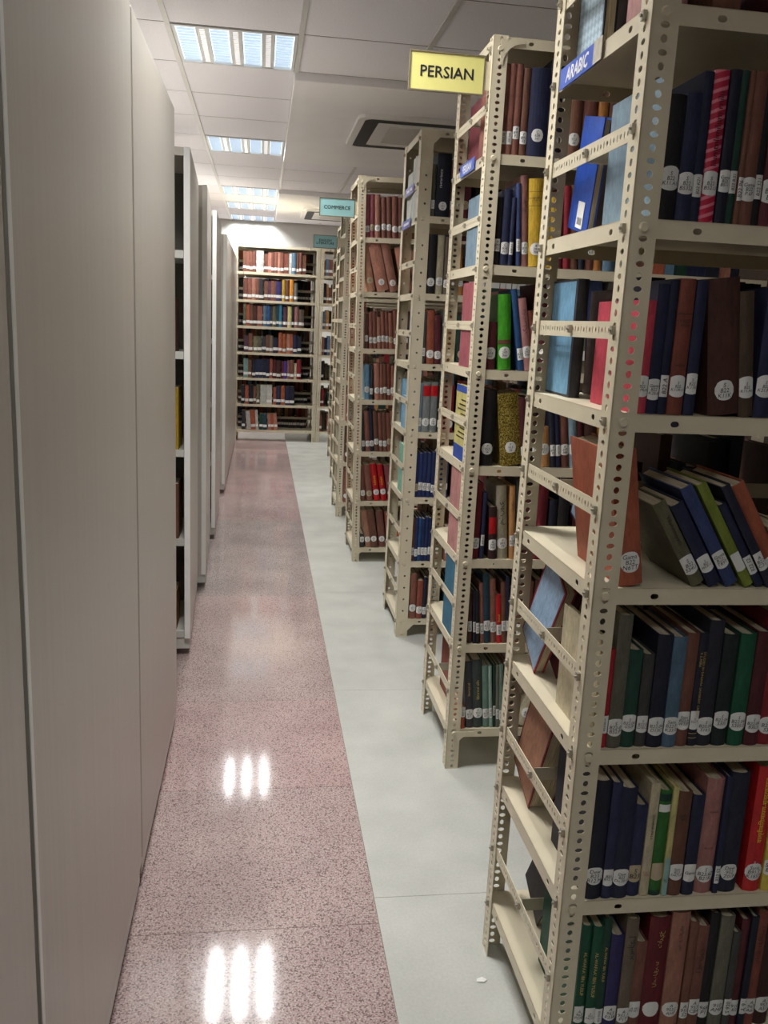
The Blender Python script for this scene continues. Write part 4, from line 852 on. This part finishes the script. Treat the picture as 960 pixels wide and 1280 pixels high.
# call numbers written on the stickers of the nearest rack
CALL = {
 ('r1', 5): ['', 'S\nB22\nK11.A1', 'S\nB22\nB53S2', 'B22\nK21', 'S\nB22\nB52.U', 'Gama\nB22\nB511', 'Gama\nB22\nB.S1', 'B22\nP6', 'Gama\nB22\nP.6F', 'S\nB22\nS21', 'S\nB22\nB5'],
 ('r1', 4): ['S\nB22\nK.MLA', 'Gama\nB22\nK25.6', 'B22\nA', 'S\nB22\nK11A-U', 'S\nB22\nK11K', 'S\nB22\nK11K', 'S\nB22\nK11.Ao', 'S\nB22\nK21.MH', 'S\nB22'],
 ('r1', 3): ['Gama\nB22\nN6TT', 'S\nB22\nS34U', 'S\nB22\nS6CK-U', 'Gama\nB22-\nT89T', '', 'S\nB22\nS2', 'A\nB22\nC31', 'S\nB22', 'S\nB22'],
 ('r1', 2): ['', 'S\nB22-0\nB51.N', 'S\nB22-0\nB52.P', 'S\nB22.00\nG52P', 'S\nB22.0\nD30.2', 'S\nB22.04\nD13C', 'Sans\nB22.F\nK33.0', 'Sans\nB22-F\nW32P', 'S\nSLCT', 'S\nB20.04\nS14.S', 'S\nB22.04\nS30S', 'S\nB22.04\nS30S.0', 'S\nB22.04\nB30.S', 'S\nB22.0\nS34'],
 ('r1', 1): ['Dew\nB23\nB12.M', 'B23\nB12.2', 'Dew\nB23\nDn.20-1', 'S\nB23', '', '', '', 'Sans\nB23\nD473-0', 'Gama', 'S\nB23.62\nB21K', 'B23\nS2', 'Dew\n952\nZ01P', 'Sans\nB91.7\nK1857', 'Sans\nB23'],
 ('r1', 0): ['A\n963\nP23B', 'A\n953\nP43.W', 'A\n953\nP55B', 'A\n963\nP338', 'A\n951.1\nP1T', 'A 953\nW.W11', '', 'A\n953.J\nAHF', 'A\n951\nS2', 'A\n953\nCB4', '968\nP1', '910\nAMP', 'S\n920', '910\nB2', 'A\n91', 'A\n963\nA63', 'A\n953\nA51'],
}
POOL = ['S\nB22\nK1', 'P\n891\nF2', 'P\n953\nS6', 'C\n658\nH1', 'A\n297\nM4']
SPECIAL = {   # texts: (text, centre height, length, material, rotation, width fraction, centre fraction)
 ('r1', 5, 4): dict(texts=[('liumtnlimilum rnilu', .62, .5, M_INK, -1, .42, .5)]),
 ('r1', 4, 3): dict(texts=[('IHIILII\nHIIH', .68, .06, M_INK, 0, .7, .5), ('HIIIHI', .37, .02, M_INK, 0, .7, .5)], bands=[(.745, .75, M_INK)]),
 ('r1', 3, 1): dict(texts=[('Vilumnmiyam', .66, .44, M_INK, 1, .4, .55)]),
 ('r1', 2, 8): dict(texts=[('STUDIES IN DASAMA SANSKRIT CREDO', .55, .66, M_GILT, 1, .3, .68), ('V. S. MISRA', .77, .2, M_GILT, 1, .24, .3)], bands=[(.07, .075, M_GILT), (.11, .115, M_GILT)]),
 ('r1', 1, 4): dict(texts=[('SUVARNA MALA', .62, .22, M_INK, 1, .5, .55), ('CP. 2\n1952', .2, .06, M_REDINK, 0, .7, .5)]),
 ('r1', 1, 5): dict(bands=[(.90, .97, cover_mat('darkgreen')), (.80, .87, M_STICK), (.0, .05, cover_mat('darkgreen'))], kind='tan'),
 ('r1', 1, 6): dict(bands=[(.0, .35, cover_mat('paleteal'))], texts=[('891.2\nM.B', .14, .08, M_INK, 0, .8, .5)]),
 ('r1', 1, 3): dict(kind='tan'),
 ('r1', 1, 7): dict(texts=[('HIVLI\nHLI', .76, .09, M_INK, 0, .6, .5)]),
 ('r1', 1, 9): dict(texts=[('SUMAN', .72, .03, M_INK, 0, .5, .5), ('*', .6, .012, M_INK, 0, .15, .5), ('POETS', .4, .03, M_INK, 0, .5, .5)]),
 ('r1', 1, 12): dict(texts=[('वाल्मीकिरामायण-सुन्दरकाण्ड', .66, .52, M_YELLOWINK, -1, .44, .5), ('CHAUKHAMBA\nORIENTALIA', .17, .16, M_WHITEINK, -1, .45, .5)]),
 ('r1', 1, 13): dict(texts=[('हिन्दी-मेघदूत-विमर्श', .58, .5, M_INK, -1, .44, .5)]),
 ('r1', 0, 0): dict(texts=[("AL-WAFAA' IBN YUSUF", .58, .42, M_GILT, 1, .34, .5)]),
 ('r1', 0, 1): dict(texts=[("AL-WAFAA' IBN YUSUF", .58, .42, M_GILT, 1, .34, .5)]),
 ('r1', 0, 2): dict(texts=[("AL-WAFAA' IBN YUSUF", .62, .42, M_GILT, 1, .34, .5)]),
 ('r1', 0, 6): dict(texts=[('تاريخ', .82, .14, M_GILT, -1, .4, .55), ('الادب العربى', .52, .22, M_GILT, -1, .55, .5)]),
 ('r1', 0, 7): dict(texts=[('صبح الاعشى', .8, .2, M_INK, -1, .66, .5)]),
 ('r1', 0, 9): dict(texts=[('المثنوى', .68, .3, M_INK, -1, .66, .5)]),
 ('r1', 0, 15): dict(texts=[('كتاب الاغانى', .72, .34, M_INK, -1, .66, .5)]),
 ('r1', 0, 4): dict(texts=[('رسائل', .76, .2, M_INK, -1, .66, .5)]),
 ('r2', 6, 4): dict(texts=[('ديوان', .78, .3, M_INK, -1, .66, .5)]),
 ('r2', 5, 5): dict(texts=[('شاهنامه', .66, .5, M_INK, -1, .66, .5)]),
 ('r2', 5, 6): dict(texts=[('حافظ\nشيرازى', .77, .07, M_INK, 0, .6, .5)], bands=[(.85, .853, M_INK), (.775, .78, M_INK), (.69, .694, M_INK)]),
 ('r2', 5, 11): dict(texts=[('مثنوى', .7, .3, M_INK, -1, .66, .5)]),
 ('r2', 4, 4): dict(texts=[('گلستان', .68, .32, M_INK, -1, .66, .5)]),
 ('r2', 4, 2): dict(bands=[(.34, .4, cover_mat('brown'))]),
 ('r2', 3, 0): dict(bands=[(.0, .3, cover_mat('blueb')), (.88, 1.0, cover_mat('blueb'))]),
 ('r2', 2, 3): dict(bands=[(.48, .8, cover_mat('brightred'))]),
 ('r2', 2, 4): dict(texts=[('مثنوى', .62, .5, M_INK, -1, .66, .5)]),
 ('r2', 2, 5): dict(texts=[('ديوان', .74, .36, M_INK, -1, .66, .5)]),
 ('r2', 1, 7): dict(texts=[('ilmnuil', .52, .34, M_YELLOWINK, -1, .4, .5)]),
 ('r2', 0, 1): dict(texts=[('lilmrnui uil', .58, .44, M_GILT, -1, .3, .5)]),
 ('r2', 0, 2): dict(texts=[('lilmrnui uiln', .56, .46, M_GILT, -1, .3, .5)]),
 ('r3', 6, 2): dict(texts=[('IIUHILHIUIHLI', .6, .4, M_WHITEINK, 1, .14, .3)]),
 ('r3', 3, 2): dict(bands=[(.72, .93, cover_mat('brightred'))]),
 ('r3', 3, 3): dict(bands=[(.72, .93, cover_mat('brightred'))]),
 ('r4', 1, 2): dict(texts=[('IIUHLIHI', .55, .45, M_YELLOWINK, 1, .3, .5)]),
 ('r4', 1, 3): dict(texts=[('IIUHLIHI', .55, .45, M_YELLOWINK, 1, .3, .5)]),
}
NOSTICK = {('r1', 5, 0), ('r1', 2, 0), ('r2', 5, 0), ('r2', 4, 0), ('r2', 2, 0), ('r2', 1, 0), ('r3', 6, 0), ('r3', 3, 0), ('r3', 2, 0), ('r2', 5, 8), ('r2', 5, 7)}
rnd = random.Random(21)
def printed_cover(o, H, dp):
    for z0, z1, c in ((.0, .2, 'blueb'), (.9, 1.0, 'blueb')):
        m = MB(); m.box((-.0006, .004, z0*H+.001), (-.0001, dp-.002, z1*H-.001)); m.obj('cover_print', cover_mat(c), o)
    m = MB()
    for q in range(9):
        if q != 4: m.box((-.0006, .03, (.3+q*.062)*H), (-.0001, dp-.03-.02*(q % 3), (.3+q*.062)*H+.004))
    m.obj('cover_print', M_INK, o)['kind'] = 'stuff'
DEMOTED = []
SHIFT = {('r2', 2): (5, .005), ('r4', 6): (3, .004)}
for key, sh, row in ROWS:
    z = SHZ[key][sh]
    k = RACK[key][2]
    far = key == 'far'
    for i, (x, T, H, lean, c) in enumerate(row):
        ln = math.radians(lean)
        depth = rnd.uniform(.13, .165) if key != 'far' else rnd.uniform(.13, .17)
        if key == 'r1': depth = (.19, .17, .175, .18, .175, .185)[sh] if i == 0 else rnd.uniform(.13, .185)
        if key == 'r2' and i == 0: depth = rnd.uniform(.16, .185)
        if key in ('r2', 'r3') and i == 0 and (key, sh) != ('r2', 0) and c in ('greyblue', 'rose', 'blueyellow', 'pink', 'teal', 'paper', 'skyblue', 'mint'): x = .006; depth = .188
        if (key, sh) in SHIFT and i >= SHIFT[key, sh][0]: x += SHIFT[key, sh][1]
        if lean <= -20: depth = rnd.uniform(.13, .16)
        yb = .0045+bulge_of(T)+rnd.uniform(0, .006)
        zz = z+.0006+(T*math.sin(ln) if ln > 0 else 0)
        M = RM[key] @ Matrix.Translation((x, yb, zz)) @ Matrix.Rotation(ln, 4, 'Y')
        if (key, sh, i) in REST: DEMOTED.append((M, T, H, depth, c)); continue
        nm = NAME.get(c, c)
        lab = '%s book, %s %s, %s shelf up %s' % (nm, ORDX[i], where(key), ORD[sh], rack_phrase(key))
        if len(lab.split()) > 16: lab = '%s book %s %s %s shelf up %s' % (nm.split()[-1], ORDX[i], where(key), ORD[sh], rack_phrase(key))
        sp = SPECIAL.get((key, sh, i), {})
        st = None
        if (key, sh, i) not in NOSTICK:
            if key == 'r1':
                txt = CALL[key, sh][i]; hgt = rnd.uniform(.030, .034); cz = {5: .052, 4: .042, 3: .042, 2: .040, 1: .040, 0: .045}[sh]+rnd.uniform(-.006, .006)
                rot = 0
                if T < .0145 and txt: rot = -1; txt = ' '.join(txt.split('\n')[-2:])
                st = (txt, cz, max(.03, hgt*.95), hgt, rot, 'tan' if sp.get('kind') == 'tan' else ('oval' if T > .013 else 'rect'))
                if (sh, i) in ((1, 4), (1, 6)): st = None
            elif far:
                st = ('', .042+rnd.uniform(-.005, .005), T*1.05, .030, 0, 'rect') if c not in ('white', 'paper') or rnd.random() < .4 else None
            else:
                txt = POOL[rnd.randrange(5)]; rot = 0
                if T < .016: rot = -1; txt = txt.split('\n')[-2]+' '+txt.split('\n')[-1]
                st = (txt if key != 'r5' else '', (.05 if key != 'r3' else .042)+rnd.uniform(-.008, .008), .032, .033, rot, 'oval' if T > .018 else 'rect')
                if key in ('r3', 'r4') and rnd.random() < .15: st = st[:5]+('tan',)
        bk = make_book(T, H, depth, c, M, lab, 'books shelved on the racks', st, sp.get('texts', ()), sp.get('bands', ()),
                  pages=True)
        if (key, sh, i) == ('r2', 3, 0): printed_cover(bk, H, depth)

# books lying at the aisle end of the rear rows: spine to the far side, some leaning
def end_book(key, sh, x, T, H, Dp, y, tilt, c, label, board=None, sticker=False, front=False):
    z = SHZ[key][sh]; X = RACK[key][0]; th = math.radians(tilt)
    M = RM[key] @ Matrix.Translation((x, y, z+.0008)) @ Matrix.Rotation(th, 4, 'X') @ Matrix.Translation((T, Dp, 0)) @ Matrix.Rotation(math.pi, 4, 'Z')
    if front: M = RM[key] @ Matrix.Translation((x, y, z+.0008))
    o = make_book(T, H, Dp, c, M, label, 'books shelved on the racks', board=board if front else None)
    if board and not front:
        m = MB(); m.box((T+.0001, .006, .005), (T+.0007, Dp-.004, H-.005)); m.obj('board_paper', cover_mat(board), o)
    if sticker:
        m = MB(); m.box((T+.0008, Dp*.42, .006), (T+.0012, Dp*.75, .05)); s = m.obj('barcode_sticker', M_STICK, o)
        m = MB()
        for q in range(9): m.box((T+.0013, Dp*.48+q*Dp*.026, .012), (T+.0014, Dp*.48+q*Dp*.026+.0007+.0007*(q % 2), .024))
        m.obj('bar_code', M_INK, s)
    return o
end_book('r1', 6, .03, .022, .21, .125, .265, 0, 'darknavy', 'navy book with pale diamond patterned cover above the ARABIC tag', 'diamond')
end_book('r1', 6, .085, .03, .20, .14, .20+.06, 0, 'maroon', 'dark maroon book behind the diamond patterned book, ARABIC rack')
end_book('r1', 5, .034, .014, .185, .10, .27, 13, 'blueb', 'bright blue book with barcode leaning on the ARABIC rack', None, True)
end_book('r1', 5, .075, .03, .19, .15, .25, 0, 'darkbrown', 'dark brown book behind the leaning bright blue book')
end_book('r1', 4, .03, .02, .205, .13, .272, 0, 'charcoal', 'thick pale blue covered volume standing alone, ARABIC rack', 'skyblue', False, True)
end_book('r1', 4, .10, .03, .19, .15, .24, 0, 'darkbrown', 'dark brown book beside the thick pale blue volume')
end_book('r1', 3, .10, .016, .15, .10, .30, 20, 'navy', 'small navy edged pale blue book leaning behind the rust book', 'endblue')
end_book('r1', 2, .026, .020, .245, .112, .314, 33, 'crimson', 'dark red book with pale blue endpaper leaning over, ARABIC rack', 'endblue')
end_book('r1', 2, .062, .035, .24, .12, .285, 24, 'darkred', 'dark red book leaning behind the pale blue endpaper, ARABIC rack')
end_book('r1', 1, .030, .05, .24, .125, .288, 24, 'darkred', 'dark red volume with pinkish cover leaning, second shelf of ARABIC rack', 'tanpink')
end_book('r1', 0, .075, .03, .20, .11, .298, 30, 'charcoal', 'dark grey book leaning on the bottom shelf of the ARABIC rack')
end_book('r2', 6, .04, .03, .20, .15, .25, 0, 'rose', 'rose book on the far side of the top PERSIAN shelf')
end_book('r2', 5, .06, .012, .20, .14, .255, 12, 'charcoal', 'dark thin book leaning behind the grey blue one, PERSIAN rack')
end_book('r2', 5, .09, .03, .19, .13, .265, 6, 'tan', 'tan book leaning on the far side, sixth PERSIAN shelf')
end_book('r2', 4, .055, .02, .14, .12, .27, 14, 'tan', 'small tan book leaning on the far side, fifth PERSIAN shelf')
end_book('r2', 4, .095, .03, .2, .14, .255, 5, 'darkteal', 'dark teal book on the far side, fifth PERSIAN shelf')
end_book('r2', 3, .05, .025, .22, .14, .25, 0, 'crimson', 'crimson book on the far side, fourth PERSIAN shelf')
end_book('r2', 0, .045, .03, .18, .12, .225, 0, 'brick', 'brick red book on the bottom PERSIAN shelf by the aisle')
end_book('r3', 6, .012, .012, .20, .12, .24, 0, 'paper', 'off white papers on the top shelf of rack behind PERSIAN')
end_book('r3', 3, .03, .014, .2, .15, .23, 0, 'skyblue', 'sky blue book on the far side of rack behind PERSIAN')
# first book on the topmost stocked shelf of the nearest rack
make_book(.02, .2, .165, 'pink', RM['r1'] @ Matrix.Translation((.034, .012, SHZ['r1'][6]+.0006)), 'pink book at the aisle end above the ARABIC tag', 'books shelved on the racks')
# books inside the open cabinet
for x, z, T, H, c, lab in ((-.30, .837, .03, .24, 'mustard', 'mustard book in the open front cabinet'), (-.30, .484, .03, .22, 'brown', 'brown book in the open front cabinet'),
                      (-.31, .104, .03, .16, 'tan', 'tan book on the lowest shelf of the open cabinet'), (-.31, 1.208, .03, .2, 'redbrown', 'reddish brown book high in the open cabinet')):
    make_book(T, H, .15, c, Matrix.Translation((x-T-.01, 3.42, z-.0035)), lab, 'books in the open cabinet')

# every other volume: rear rows, shelf ends out of view, far bays
def rest_of_books():
    pal = ['redbrown', 'brown', 'darkbrown', 'navy', 'darknavy', 'maroon', 'olive', 'crimson', 'darkgreen', 'salmon', 'steel', 'tan', 'black', 'rust']
    pal += sorted({q[4] for q in DEMOTED}-set(pal)); P = len(pal)
    mats = [cover_mat(c) for c in pal]+[paper_mat(), M_STICK]; m = MB(); r = random.Random(5)
    def vol(T4, x, y, z, t, h, dp, ci, rear):
        b = TB
        m.box((x, y, z), (x+b, y+dp, z+h), ci, T4); m.box((x+t-b, y, z), (x+t, y+dp, z+h), ci, T4)
        if rear:
            m.box((x+b, y+dp-b, z), (x+t-b, y+dp, z+h), ci, T4); m.box((x+b, y+.003, z+.003), (x+t-b, y+dp-b, z+h-.003), P, T4)
        else:
            m.box((x+b, y, z), (x+t-b, y+b, z+h), ci, T4); m.box((x+b, y+b, z+.003), (x+t-b, y+dp-.003, z+h-.003), P, T4)
            m.box((x+.001, y-.0006, z+.035), (x+t-.001, y, z+.062), P+1, T4)
    def run(key, sh, x0, x1, rear, gap=0.0, hmax=.215, hmin=.15, dark=False):
        x = x0; T4 = RM[key]; z = SHZ[key][sh]+.0006
        while x < x1-.04:
            t = r.uniform(.016, .042); h = r.uniform(hmin, hmax); dp = r.uniform(.12, .16)
            y = RACK_D-.012-dp if rear else .008+r.uniform(0, .006)
            vol(T4, x, y, z, t, h, dp, r.choice((2, 4, 12)) if dark else r.randrange(14), rear and not dark); x += t+r.uniform(.0006, .002)  # dark rows: near-black covers stand in for shade at the shelf backs
            if r.random() < gap: x += r.uniform(.03, .08)
    used = {(k, s): max(q[0]+q[1]+max(0, q[2]*math.sin(math.radians(q[3]))) for q in row) for k, s, row in ROWS}
    for key in ('r1', 'r2', 'r3', 'r4', 'r5'):
        for sh in range(7):
            x0 = used.get((key, sh), .07)+.02
            if not (key == 'r1' and sh == 3): run(key, sh, x0, .86, False, .08)
            run(key, sh, {'r1': .15, 'r2': .14, 'r3': .07, 'r4': .05, 'r5': .05}[key], .86, True, .1, .235, .15, key == 'r1' and sh in (3, 4, 5))
    for key in ('r6', 'r7', 'far2'):
        for sh in range(7):
            run(key, sh, .03, .5, False, .1); run(key, sh, .05, .85, True, .1)
    for sh in range(7):
        run('far', sh, .05, .86, True, .0, .15, .11, True); run('far3', sh, .03, .88, False, .0, .247, .242); run('far3', sh, .03, .88, True, .0, .247, .242)
    for M, T, H, dp, c in DEMOTED: vol(M, 0, 0, 0, T, H, dp, pal.index(c), False)
    o = m.obj('shelved_books', mats)
    o['kind'] = 'stuff'
    tag(o, 'rows of further old books filling the backs and far ends of the racks', 'books')
rest_of_books()
# a scrap of paper on the tiles
m = MB(); m.add([(-.012, -.003, .0012), (.004, -.006, .003), (.013, .002, .0012), (.002, .007, .004), (-.010, .005, .002)], [(0, 1, 3, 4), (1, 2, 3)])
sc_ = m.obj('paper_scrap', M_STICK); sc_.location = (.484, 1.541, 0)
tag(sc_, 'tiny torn scrap of white paper on the pale floor tile', 'paper scrap')
